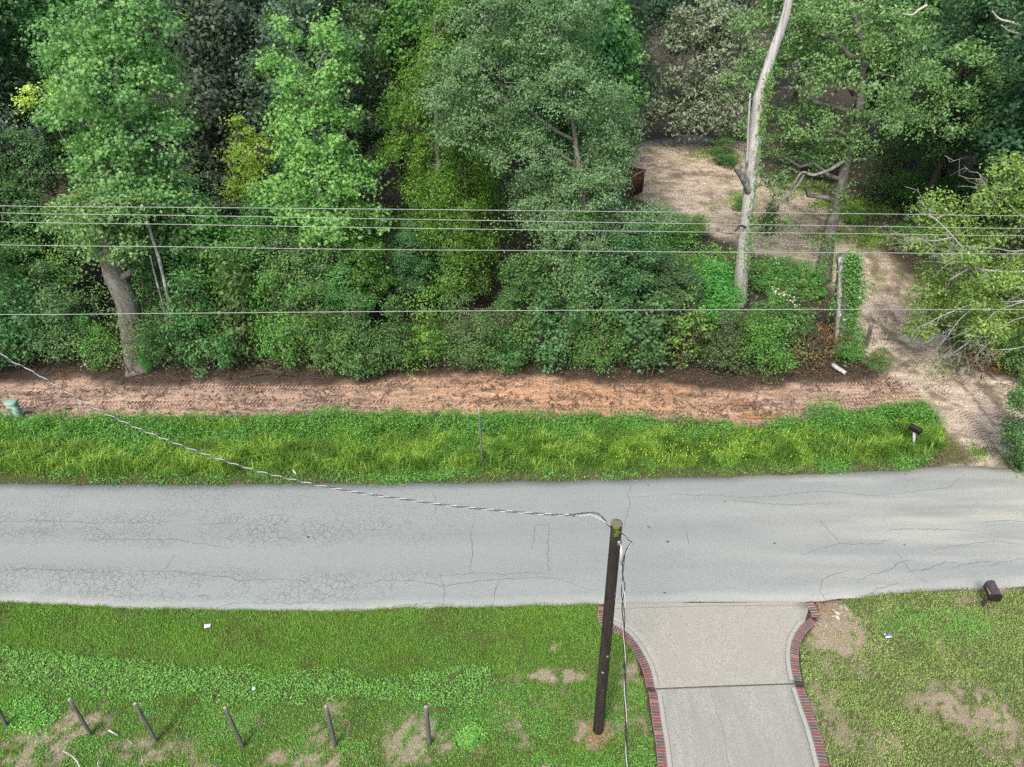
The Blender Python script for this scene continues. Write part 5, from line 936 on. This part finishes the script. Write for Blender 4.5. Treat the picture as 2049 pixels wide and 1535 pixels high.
def prefix(P):      # carry the line on past both edges of the picture
    P = [np.asarray(q_) for q_ in P]; return [P[0] + (P[0] - P[1]) * 1.1 + [0, 0, .15]] + P + [P[-1] + (P[-1] - P[-2]) * 1.1 + [0, 0, .15]]
WG = 'parallel overhead wires across the treeline'; wm_ = plain('weathered_wire', (.42, .42, .41), .6, .1, 10, .2)
for lab, ys, r in (('uppermost of the five overhead wires crossing the treeline', (412, 415, 418, 421.5, 425, 428, 432), .012), ('second overhead wire from the top, just below the uppermost', (426, 431, 437, 442.5, 448, 453, 457), .012),
                   ('middle one of the five overhead wires crossing the treeline', (444, 449, 455, 460, 464.5, 468, 472), .012), ('fourth overhead wire from the top, set apart from the upper three', (490, 494, 499, 501.5, 504.5, 506, 508), .013), ('lowest overhead wire, far below the other four', (629.5, 627, 624, 621.5, 620, 619, 619), .014)):
    wire(prefix(span(ys)), r * .85, 'overhead_wire', lab, 'wire', wm_, WG)
# the twisted service cable, slung from the pole away to the left
pA = pt + np.array([-.10, .0, .0]); far_xy = np.array([-27.0, WY])
def on_plane(px, py):
    d = ray(px, py); u = far_xy - pA[:2]; nrm = np.array([-u[1], u[0]]); k = ((pA[:2] - CP[:2]) @ nrm) / (d[:2] @ nrm); return CP + d * k
cpx = [(1190, 1033), (1110, 1030), (1000, 1022), (900, 1012), (800, 998), (700, 983), (600, 963), (500, 938), (400, 905), (300, 867), (240, 841), (180, 812), (110, 770), (50, 735), (0, 706)]
CPth = [pA - [0, 0, .10]] + [on_plane(*q_) for q_ in cpx]; CPth.append(CPth[-1] + (CPth[-1] - CPth[-2]) * 4 + [0, 0, 1.0])
P = smooth_path(CPth, 10); d = np.r_[0, np.cumsum(np.linalg.norm(np.diff(P, axis=0), axis=1))]; s_ = np.arange(0, d[-1], .035); P = np.stack([np.interp(s_, d, P[:, k]) for k in range(3)], 1)
t = empty('service_cable', P[0]); tag(t, 'twisted grey and black service cable sagging from the wooden pole up to the left edge', 'cable')
T = unit(np.gradient(P, axis=0)); S = unit(np.cross(T, [0, 0, 1.])); U = np.cross(S, T)
for k, (nm, mt, r) in enumerate((('bare_strand', alum_b, .0078), ('insulated_strand', greyb, .0075), ('insulated_strand', greyb, .0075))):
    ph = s_ / .42 * 6.283 + k * 2.094; sep_ = .014 + (0 if k == 0 else .05 * np.exp(-((s_ - .5) / .28) ** 2)); sep_ = np.broadcast_to(sep_, s_.shape)
    Q = P + S * (np.cos(ph) * .014)[:, None] + U * (np.sin(ph) * .014)[:, None] + np.array([0, 0, 1.]) * (0 if k == 0 else 1) * (.09 * np.exp(-((s_ - .42) / .25) ** 2))[:, None]
    a_ = Acc(); tube(a_, Q, r, 6); a_.build(nm, mt, t, True, origin=P[0])
a_ = Acc(); j = 20; tube(a_, [P[j], P[j] + T[j] * .12 + [0, 0, -.02], P[j] + T[j] * .2 + [0, 0, .03]], [.018, .022, .012], 8); a_.build('wedge_clamp', metal, t, origin=P[0])
# the cable down from the pole towards the house behind the camera
cp2 = [(1243, 1068, 9.05), (1256, 1078, 8.95), (1266, 1085, 8.85), (1258, 1094, 8.8), (1250, 1112, 8.7), (1245, 1145, 8.45), (1247, 1180, 8.15), (1248, 1240, 7.7), (1250, 1330, 7.0), (1252, 1430, 6.3), (1255, 1535, 5.6), (1259, 1700, 4.7)]
P = smooth_path([atY(a, c, pb[1] + (y - 9.05)) for a, c, y in cp2], 8); P = np.vstack([P, P[-1] + np.array([.2, -6, -.8])]); d = np.r_[0, np.cumsum(np.linalg.norm(np.diff(P, axis=0), axis=1))]; s_ = np.arange(0, d[-1], .03); P = np.stack([np.interp(s_, d, P[:, k]) for k in range(3)], 1)
t = empty('service_cable', P[0]); tag(t, 'black and white service cable looping off the pole and hanging down over the lawn', 'cable')
T = unit(np.gradient(P, axis=0)); S = unit(np.cross(T, [0, 0, 1.])); U = np.cross(S, T)
for k, (nm, mt, r) in enumerate((('bare_strand', alum, .0085), ('insulated_strand', black, .0085), ('insulated_strand', black, .0085))):
    ph = s_ / .95 * 6.283 + k * 2.094; sp_ = .012 + .02 * np.exp(-((s_ - 1.3) / .4) ** 2)
    a_ = Acc(); tube(a_, P + S * (np.cos(ph) * sp_)[:, None] + U * (np.sin(ph) * sp_)[:, None], r, 6); a_.build(nm, mt, t, True, origin=P[0])
a_ = Acc(); q0 = atY(1243, 1092, pb[1] - .12); q1 = atY(1243, 1130, pb[1] - .2); tube(a_, [q0, q0 * .7 + q1 * .3, q1], [.012, .028, .012], 8); tube(a_, [pt - ax * .45 + np.array([.1, -.04, 0]), q0], .004, 4); tube(a_, [q1, q1 + (q1 - q0) * .7], .006, 5); a_.build('strain_clamp', plain('white_plastic', (.75, .75, .73), .4, .05, 10), t, origin=P[0])

# --- fence posts in the left lawn: wooden posts, no wire ---
fm = bark('grey_fence_wood', (.09, .088, .082), (.27, .262, .245), 14, (1, 1, .12))
def post(bpx, tpx, w, label, name='fence_post', mat=None, group='row of leaning fence posts', cut='square', depth=0.0):
    b0 = at(*bpx); t0 = atY(*tpx, b0[1] + depth); t = empty(name, b0); tag(t, label, 'post', group); a_ = Acc(); ax_ = unit(t0 - b0); rr = 8 if cut == 'round' else 4
    tube(a_, np.linspace(b0 - ax_ * .1, t0, 7), np.linspace(w * 1.04, w, 7) * (1.2 if rr == 4 else 1), rr, .07); a_.build('shaft', mat or fm, t, rr > 4, origin=b0)
    a_ = Acc(); tube(a_, [t0, t0 + ax_ * .012], [w * .97 * (1.2 if rr == 4 else 1), w * .8], rr); a_.build('cut_top', plain('weathered_end_grain', (.42, .37, .31), .9, .25, 30) if 'EG' not in globals() else EG, t, origin=b0); return t
EG = plain('weathered_end_grain', (.42, .37, .31), .9, .25, 30)
post((12, 1452), (-8, 1408), .045, 'fence post half cut off by the left edge of the picture')
for bp, tp, lb in (((182, 1470), (139, 1399), 'leftmost whole fence post, standing by the bluish weed clump'), ((314, 1484), (270, 1408), 'pale-topped fence post second from the left'), ((487, 1495), (450, 1416), 'middle fence post, below the white plastic cup'), ((671, 1493), (652, 1413), 'fourth fence post, its foot hidden in a green tuft'), ((860, 1490), (852, 1414), 'rightmost and most upright fence post beside a straw-coloured patch')):
    post(bp, tp, .045, lb)
post((1734, 692), (1744, 648), .075, 'short leaning wooden post beside the sandy lane, right of the ivy-covered stump', 'wooden_post', M['bark_brown'], None)
t = post((965, 932), (958, 818), .03, 'thin galvanised steel marker post in the verge beyond the road', 'marker_post', metal, None)

# --- mailboxes ---
def mailbox(b0, c, dirv, L_, Wd, Hh, mat, doorm, postm, label, flagm, pr=.05, lean=None, flag_side=-1, group='mailboxes by the road'):
    """arched box at c (centre of its floor) pointing along dirv, on a post from b0"""
    t = empty('mailbox', b0); tag(t, label, 'mailbox', group); a_ = Acc(); tube(a_, [np.asarray(b0) - [0, 0, .1], np.asarray(b0) * .5 + np.asarray(c) * .5, c], pr, 4 if pr > .045 else 8, .04); a_.build('post', postm, t, origin=b0)
    f = unit(np.asarray(dirv, float)); s = unit(np.cross(f, [0, 0, 1.])); u = np.cross(s, f); n = 11
    prof = [(-Wd / 2, 0)] + [(-Wd / 2 * math.cos(x), Hh - Wd / 2 + Wd / 2 * math.sin(x)) for x in np.linspace(0, math.pi, n)] + [(Wd / 2, 0)]; m = len(prof)
    A_ = [np.asarray(c) + s * x + u * y - f * L_ / 2 for x, y in prof]; B_ = [q_ + f * L_ for q_ in A_]
    a_ = Acc(); q = [(k, (k + 1) % m, m + (k + 1) % m, m + k) for k in range(m)]; a_.add(A_ + B_, q); ce = np.mean(A_, 0); a_.add([ce] + A_, t=[(0, (k + 1) % m + 1, k + 1) for k in range(m)])
    for off in (.0, L_ - .012):      # rolled hems at both ends
        R_ = [np.asarray(c) + (s * x + u * (y - Hh * .45)) * 1.035 + u * Hh * .45 - f * (L_ / 2 - off) for x, y in prof]; a_.add(R_ + [q_ + f * .016 for q_ in R_], q)
    a_.build('box', mat, t, origin=b0)
    a_ = Acc(); Dd = [np.asarray(c) + (s * x + u * (y - Hh * .45)) * 1.0 + u * Hh * .45 + f * (L_ / 2 + .012) for x, y in prof]; ce = np.mean(Dd, 0) + f * .008; a_.add([ce] + Dd, t=[(0, k + 1, (k + 1) % m + 1) for k in range(m)]); dd = Dd; bk = [q_ - f * .014 for q_ in Dd]; a_.add(bk + dd, q)
    do_ = a_.build('door', doorm, t, origin=b0); a_ = Acc(); tube(a_, [ce + u * Hh * .35, ce + u * Hh * .35 + f * .03, ce + u * Hh * .28 + f * .03], .008, 5); a_.build('handle', doorm, do_, origin=b0)
    if flagm:
        a_ = Acc(); sd_ = s * flag_side * (Wd / 2 + .012); p0 = np.asarray(c) + sd_ + u * Hh * .55 - f * L_ * .22; p1 = p0 + f * L_ * .42; tube(a_, [p0, p1], .007, 4); e1 = p1 + u * .05; a_.add([p1 - u * .015, p1 + f * .07 - u * .015, e1 + f * .07, e1, p1 - u * .015 + sd_ * .05, p1 + f * .07 - u * .015 + sd_ * .05, e1 + f * .07 + sd_ * .05, e1 + sd_ * .05], [(0, 1, 2, 3), (4, 5, 6, 7), (0, 4, 5, 1), (3, 2, 6, 7), (1, 5, 6, 2), (0, 3, 7, 4)]); a_.build('flag', flagm, t, origin=b0)
    return t
brown = plain('brown_painted_steel', (.11, .09, .08), .55, .3, 14, .2); dkb = plain('dark_brown_door', (.03, .026, .024), .5, .2, 12, .2)
b0 = at(1965, 1213); c = atY(1983, 1189, b0[1] + .03); mailbox(b0, c, (-.12, -1, 0), (.48), .26, .31, brown, dkb, plain('dark_post_paint', (.06, .06, .062), .7, .2, 10), 'brown weathered mailbox on a leaning dark post at the right, near side of the road', plain('faded_pink_flag', (.75, .45, .42), .6, .1, 10), .048, flag_side=1)
b0 = at(1828, 896); c = atY(1830, 862, b0[1]); mailbox(b0, c, (.75, -1, 0), .40, .18, .21, plain('black_steel', (.022, .023, .026), .45, .2, 12, .2), plain('black_door', (.015, .016, .018), .45, .2, 12, .2), plain('white_post_paint', (.62, .62, .60), .7, .1, 10), 'black mailbox on a white post in the weeds beyond the road, by the lane mouth', None, .055)

# --- green utility pedestal ---
gp = plain('pale_green_plastic', (.30, .47, .36), .6, .06, 8); b0 = at(36, 838); t = empty('utility_pedestal', b0); tag(t, 'pale green ribbed utility pedestal at the left end of the dirt strip', 'utility pedestal')
def dprof(w, d): return [(-w / 2, d / 2)] + [(w / 2 * math.sin(x), -d * .12 - d * .38 * math.cos(x)) for x in np.linspace(-1.4, 1.4, 9)] + [(w / 2, d / 2)]
a_ = Acc(); lean = np.array([.0, .02, 0]); zs = [0, .10, .10, .14, .14, .22, .22, .26, .26, .34, .34, .38, .38, .46, .46, .50, .50, .60, .60, .64, .64, .72]; w_ = []
for k, z in enumerate(zs): w_.append((.38 if ((k + 1) // 2) % 2 == 0 else .345, z))
m = len(dprof(1, 1)); V = []
for w, z in w_: V += [np.array([x, y, z]) + lean * z / .72 + b0 for x, y in dprof(w, w * .8)]
a_.add(V, [(r0_ * m + k, r0_ * m + (k + 1) % m, (r0_ + 1) * m + (k + 1) % m, (r0_ + 1) * m + k) for r0_ in range(len(w_) - 1) for k in range(m)]); a_.build('body', gp, t, origin=b0)
a_ = Acc(); V = []
for w, z in ((.42, .70), (.43, .77), (.40, .80), (.30, .815)): V += [np.array([x, y, z]) + lean * z / .72 + b0 for x, y in dprof(w, w * .8)]
V.append(b0 + lean * 1.1 + [0, 0, .82]); a_.add(V, [(r0_ * m + k, r0_ * m + (k + 1) % m, (r0_ + 1) * m + (k + 1) % m, (r0_ + 1) * m + k) for r0_ in range(3) for k in range(m)], [(3 * m + k, 3 * m + (k + 1) % m, 4 * m) for k in range(m)]); a_.build('lid', gp, t, origin=b0)
a_ = Acc(); box(a_, b0 + lean * .9 + [-.01, -.205, .62], (.11, .012, .07), 0); a_.build('warning_sticker', plain('orange_sticker', (.80, .18, .04), .6, .1, 30), t, origin=b0)

# --- rusty open container behind the oak ---
rust = plain('rusty_steel', (.13, .055, .035), .85, .35, 3, .1, bmp=.01); rust2 = plain('faded_red_paint', (.22, .085, .06), .8, .3, 2)
c4 = [at(1285, 384), at(1262, 397), at(1165, 378), at(1190, 368)]; hh = 1.35; b0 = np.mean(c4, 0); t = empty('rusty_container', b0); tag(t, 'rusty open-topped steel container half hidden behind the oak, at the left of the clearing', 'container')
c4 = [np.array([*q_[:2], 0.05]) for q_ in c4]
for k in range(4):
    p0, p1 = c4[k], c4[(k + 1) % 4]; a_ = Acc(); mid = (p0 + p1) / 2; ln = np.linalg.norm(p1 - p0); an_ = math.atan2(p1[1] - p0[1], p1[0] - p0[0]); box(a_, mid + [0, 0, hh / 2], (ln, .06, hh), an_); a_.build('side_panel', rust2 if k in (1, 3) else rust, t, origin=b0)
    nrm = np.array([p1[1] - p0[1], -(p1[0] - p0[0]), 0]) / ln; sg = 1 if nrm @ (mid - b0) > 0 else -1
    for j in range(int(ln / .42)):
        q_ = p0 + (p1 - p0) * (j + .6) / (ln / .42) + nrm * sg * .06; a_ = Acc(); box(a_, q_ + [0, 0, hh / 2], (.09, .07, hh - .1), an_); a_.build('rib', rust, t, origin=b0)
    a_ = Acc(); box(a_, mid + [0, 0, hh + .04], (ln + .12, .13, .09), an_); a_.build('top_rail', plain('bleached_rusty_rail', (.34, .27, .2), .8, .3, 4) if k == 0 else rust, t, origin=b0)
a_ = Acc(); a_.add([q_ + [0, 0, .1] for q_ in c4], [(0, 1, 2, 3)]); a_.build('floor', rust2, t, origin=b0)

# --- litter, stones and logs ---
def lump(name, label, cat, px, py, size, mat, group=None, z=0.0, rz=0.0, rr=.18, sub=1):
    bm = bmesh.new(); bmesh.ops.create_icosphere(bm, subdivisions=2, radius=.5)
    for v in bm.verts:
        k = 1 + random.uniform(-rr, rr); v.co = Vector((v.co.x * size[0] * k, v.co.y * size[1] * k, v.co.z * size[2] * k))
    me = bpy.data.meshes.new(name); bm.to_mesh(me); bm.free(); me.materials.append(mat); o = bpy.data.objects.new(name, me); p_ = at(px, py); o.location = (p_[0], p_[1], z + size[2] * .35); o.rotation_euler = (random.uniform(-.2, .2), random.uniform(-.2, .2), rz); link(o); tag(o, label, cat, group); return o
wh = plain('crumpled_white_paper', (.78, .78, .76), .7, .05, 10)
def sheet(name, label, cat, px, py, w, d, mat, z=.06, rz=.2, am=.05):
    n = 7; X_, Y_ = np.meshgrid(np.linspace(-w / 2, w / 2, n), np.linspace(-d / 2, d / 2, n)); Z_ = (R.random((n, n)) - .3) * am; a_ = Acc(); i = (np.arange(n - 1)[:, None] * n + np.arange(n - 1)[None]).ravel(); V = np.stack([X_.ravel() + (R.random(n * n) - .5) * w * .08, Y_.ravel() + (R.random(n * n) - .5) * d * .08, Z_.ravel()], 1); a_.add(V, np.stack([i, i + 1, i + n + 1, i + n], 1)); a_.add(V - [0, 0, .006], np.stack([i, i + n, i + n + 1, i + 1], 1))
    o = a_.build(name, mat); p_ = at(px, py); o.location = (p_[0], p_[1], z); o.rotation_euler = (.15, .05, rz); tag(o, label, cat); return o
sheet('crumpled_paper', 'crumpled white paper lying in the grass left of centre, just below the road', 'litter', 416, 1255, .17, .11, wh)
a_ = Acc(); tube(a_, [(0, 0, 0), (.0, .03, .09)], [.032, .045], 14); tube(a_, [(0, .03, .09), (0, .031, .094)], [.049, .046], 14, cap=False); o = a_.build('plastic_cup', plain('pale_blue_plastic', (.62, .74, .78), .35, .06, 10), smooth=True); p_ = at(510, 1384); o.location = (p_[0], p_[1], .09); o.rotation_euler = (.5, .2, 0); tag(o, 'pale blue plastic cup on the ground cover above the middle fence post', 'cup')
bagm, nt, b = new_mat('blue_and_white_foil'); nt.links.new(ramp(nt, noise(nt, 9, 2, .5, coords(nt)), [(.46, (.03, .16, .42)), (.52, (.75, .80, .84))]), b.inputs['Base Color']); b.inputs['Roughness'].default_value = .3
sheet('snack_bag', 'crumpled blue and white snack bag on the lawn right of the driveway', 'litter', 1775, 1275, .18, .10, bagm, .06, -.1, .07)
t = empty('plastic_bottle', at(589, 943)); tag(t, 'clear plastic bottle lying in the grass at the far edge of the road', 'bottle'); q0 = at(586, 940, .12); q1 = at(592, 948, .10); a_ = Acc(); tube(a_, [q0, q0 * .5 + q1 * .5, q1 * .8 + q0 * .2, q1], [.032, .032, .03, .014], 10); a_.build('body', plain('pale_clear_plastic', (.55, .62, .70), .15, .05, 10, spec=.6), t, True, origin=at(589, 943)); a_ = Acc(); tube(a_, [q1, q1 + (q1 - q0) * .15], .015, 8); a_.build('cap', wh, t, origin=at(589, 943))
stm = [plain('tan_rubble', (.46, .40, .31), .9, .15, 9, bmp=.01), plain('grey_rubble', (.36, .36, .37), .9, .15, 9, bmp=.01), plain('white_rubble', (.60, .55, .46), .9, .15, 9, bmp=.01)]
SG = 'broken stones piled beside the driveway'
for px, py, s_, m_, lb in ((1692, 1218, .14, 1, 'bluish grey stone, rightmost of the pile beside the driveway'), (1675, 1228, .13, 2, 'pale stone at the middle of the pile beside the driveway'), (1668, 1222, .10, 0, 'small tan stone at the top of the pile beside the driveway'), (1675, 1237, .14, 2, 'largest whitish stone low in the pile beside the driveway'), (1667, 1234, .10, 0, 'tan stone at the left of the pile beside the driveway'), (1682, 1214, .10, 0, 'tan stone at the upper right of the pile, next to the grey one'), (1652, 1253, .10, 0, 'lone tan stone below the pile, nearest the brick border'), (1640, 1249, .06, 2, 'smallest whitish chip between the brick border and the pile'), (1683, 1227, .08, 0, 'small tan stone tucked under the grey one in the pile')):
    lump('stone', lb, 'stone', px, py, (s_ * 1.2, s_ * .8, s_ * .6), stm[m_], SG, 0, random.random() * 3, .16)
pe = Acc(); n = 150; c = at(1668, 1240); Q = c[:2] + R.normal(size=(n, 2)) * [.30, .30]
for q_ in Q: s_ = .012 + .022 * random.random(); box(pe, (q_[0], q_[1], s_ * .4), (s_ * 1.3, s_, s_ * .8), random.random() * 3)
tag(pe.build('gravel', stm[0]), 'small pale gravel chips around the stone pile', 'gravel', kind='stuff')
ds_ = Acc(); Q = np.vstack([at(1197, 1470)[:2] + R.normal(size=(500, 2)) * [.16, .16], at(1655, 1222)[:2] + R.normal(size=(300, 2)) * [.22, .16]])
for q_ in Q: s_ = .01 + .02 * random.random(); box(ds_, (q_[0], q_[1], s_ * .3), (s_ * 1.4, s_, s_ * .8), random.random() * 3)
tag(ds_.build('orange_soil', plain('loose_orange_soil', (.38, .22, .13), .95, .2, 9)), 'loose orange soil heaped around the foot of the wooden pole', 'soil', kind='stuff')
a_ = Acc(); P = smooth_path([at(1666, 730, .16), at(1678, 738, .17), at(1692, 747, .12)], 4); tube(a_, P, np.linspace(.10, .085, len(P)), 10, .15); o = a_.build('log', M['snag'], smooth=True, origin=P[0]); tag(o, 'short pale grey log lying at the edge of the dirt strip below the ivy-covered stump', 'log')
def twigs(label, lst, name='fallen_branch', mat=None, group='fallen branches'):
    a_ = Acc(); o0 = at(lst[0][0][0][0], lst[0][0][0][1])
    for pts, r in lst: P = smooth_path([at(x, y, z) for x, y, z in pts], 5); tube(a_, P, np.linspace(r, r * .35, len(P)), 6, .2)
    o = a_.build(name, mat or M['twig'], smooth=True, origin=o0); tag(o, label, 'branch', group); return o
twigs('curved pale dead branch at the bottom left, between the first two fence posts', [([(162, 1540, .05), (155, 1525, .12), (143, 1512, .16), (124, 1502, .12)], .022)])
twigs('tip of a pale branch at the bottom edge, right of the curved one', [([(200, 1545, .05), (196, 1530, .15), (197, 1520, .2)], .018), ([(234, 1545, .02), (234, 1528, .1)], .008)])
twigs('short whitish stick lying left of the second fence post', [([(218, 1461, .05), (226, 1466, .06), (236, 1472, .04)], .028), ([(255, 1480, .03), (270, 1492, .03)], .012)])
twigs('grey rotten logs half buried at the treeline foot, below the fine-leaved shrubs', [([(530, 738, .12), (548, 742, .16), (570, 748, .1)], .12), ([(585, 735, .1), (600, 742, .12)], .09), ([(500, 752, .05), (540, 746, .1), (590, 752, .06)], .05)], 'rotten_log', M['bark_dark'])
twigs('thin bare branches poking out at the foot of the thick brown trunk', [([(262, 752, .02), (240, 712, 1.0), (232, 700, 1.3)], .03), ([(208, 742, .02), (222, 722, .6), (238, 705, 1.0)], .025), ([(275, 750, .02), (262, 735, .5), (250, 742, .1)], .03), ([(270, 748, .05), (285, 742, .4), (300, 756, .05)], .02)], mat=M['deadtwig'])
twigs('long thin stick lying on the dirt strip below the cedar', [([(770, 740, .05), (810, 742, .06), (850, 765, .04)], .022)], mat=M['deadtwig'])
twigs('pale upright stick leaning on the dirt strip edge right of the oak stem', [([(1244, 785, .02), (1245, 770, .05), (1243, 762, .08)], .02)])
twigs('thin dead sapling stems left of the brown brush pile', [([(1482, 738, 0), (1495, 690, 1.5), (1505, 650, 2.8)], .03), ([(1495, 700, 1.2), (1515, 685, 1.8), (1530, 670, 2.2)], .018), ([(1488, 715, .8), (1475, 695, 1.5)], .015)], mat=M['deadtwig'])
twigs('sprawling twigs beside the small bright bush at the lane', [([(1700, 745, .02), (1730, 725, .7), (1765, 705, 1.2)], .02), ([(1700, 745, .02), (1708, 715, .9), (1712, 695, 1.4)], .02), ([(1720, 745, .02), (1740, 740, .4), (1765, 735, .5)], .018)], mat=M['deadtwig'])
# white flowers hanging by the trunk foot and small flecks of litter
for c_, nm in (((245, 727), 'white blossoms dangling beside the foot of the thick brown trunk'), ((165, 722), 'sparse white blossoms in the shrub left of the thick brown trunk')):
    fa = Acc(); X = atY(*c_, 24.2) + R.normal(size=(26, 3)) * [.12, .1, .35]; leaves(fa, X, unit(R.normal(size=(26, 3)) + [0, -.6, .6]), .05, .045, R.random(26), R.random(26)); tag(fa.build('white_blossom', wh), nm, 'blossoms', kind='stuff')
# silvery vine tips draped over the thicket
fa = Acc(); 
for pts in ([(1545, 578), (1568, 590), (1590, 610), (1603, 640)], [(1545, 600), (1550, 640), (1552, 680)], [(1370, 620), (1385, 640), (1392, 680), (1400, 705)], [(1330, 625), (1350, 619), (1375, 622)]):
    P = smooth_path([atY(a, c, 26.0) for a, c in pts], 20); X = P + R.normal(size=P.shape) * .08; leaves(fa, X, unit(R.normal(size=X.shape) * .5 + [0, -.6, .7]), .09, .05, R.random(len(X)), R.random(len(X)))
tag(fa.build('pale_vine_tips', leaf_mat('silvery_vine', (.25, .24, .20), (.42, .40, .34), (.62, .58, .50), trans=.1)), 'pale withered vine tips draped over the thicket beside the dead trunk', 'vines', kind='stuff')
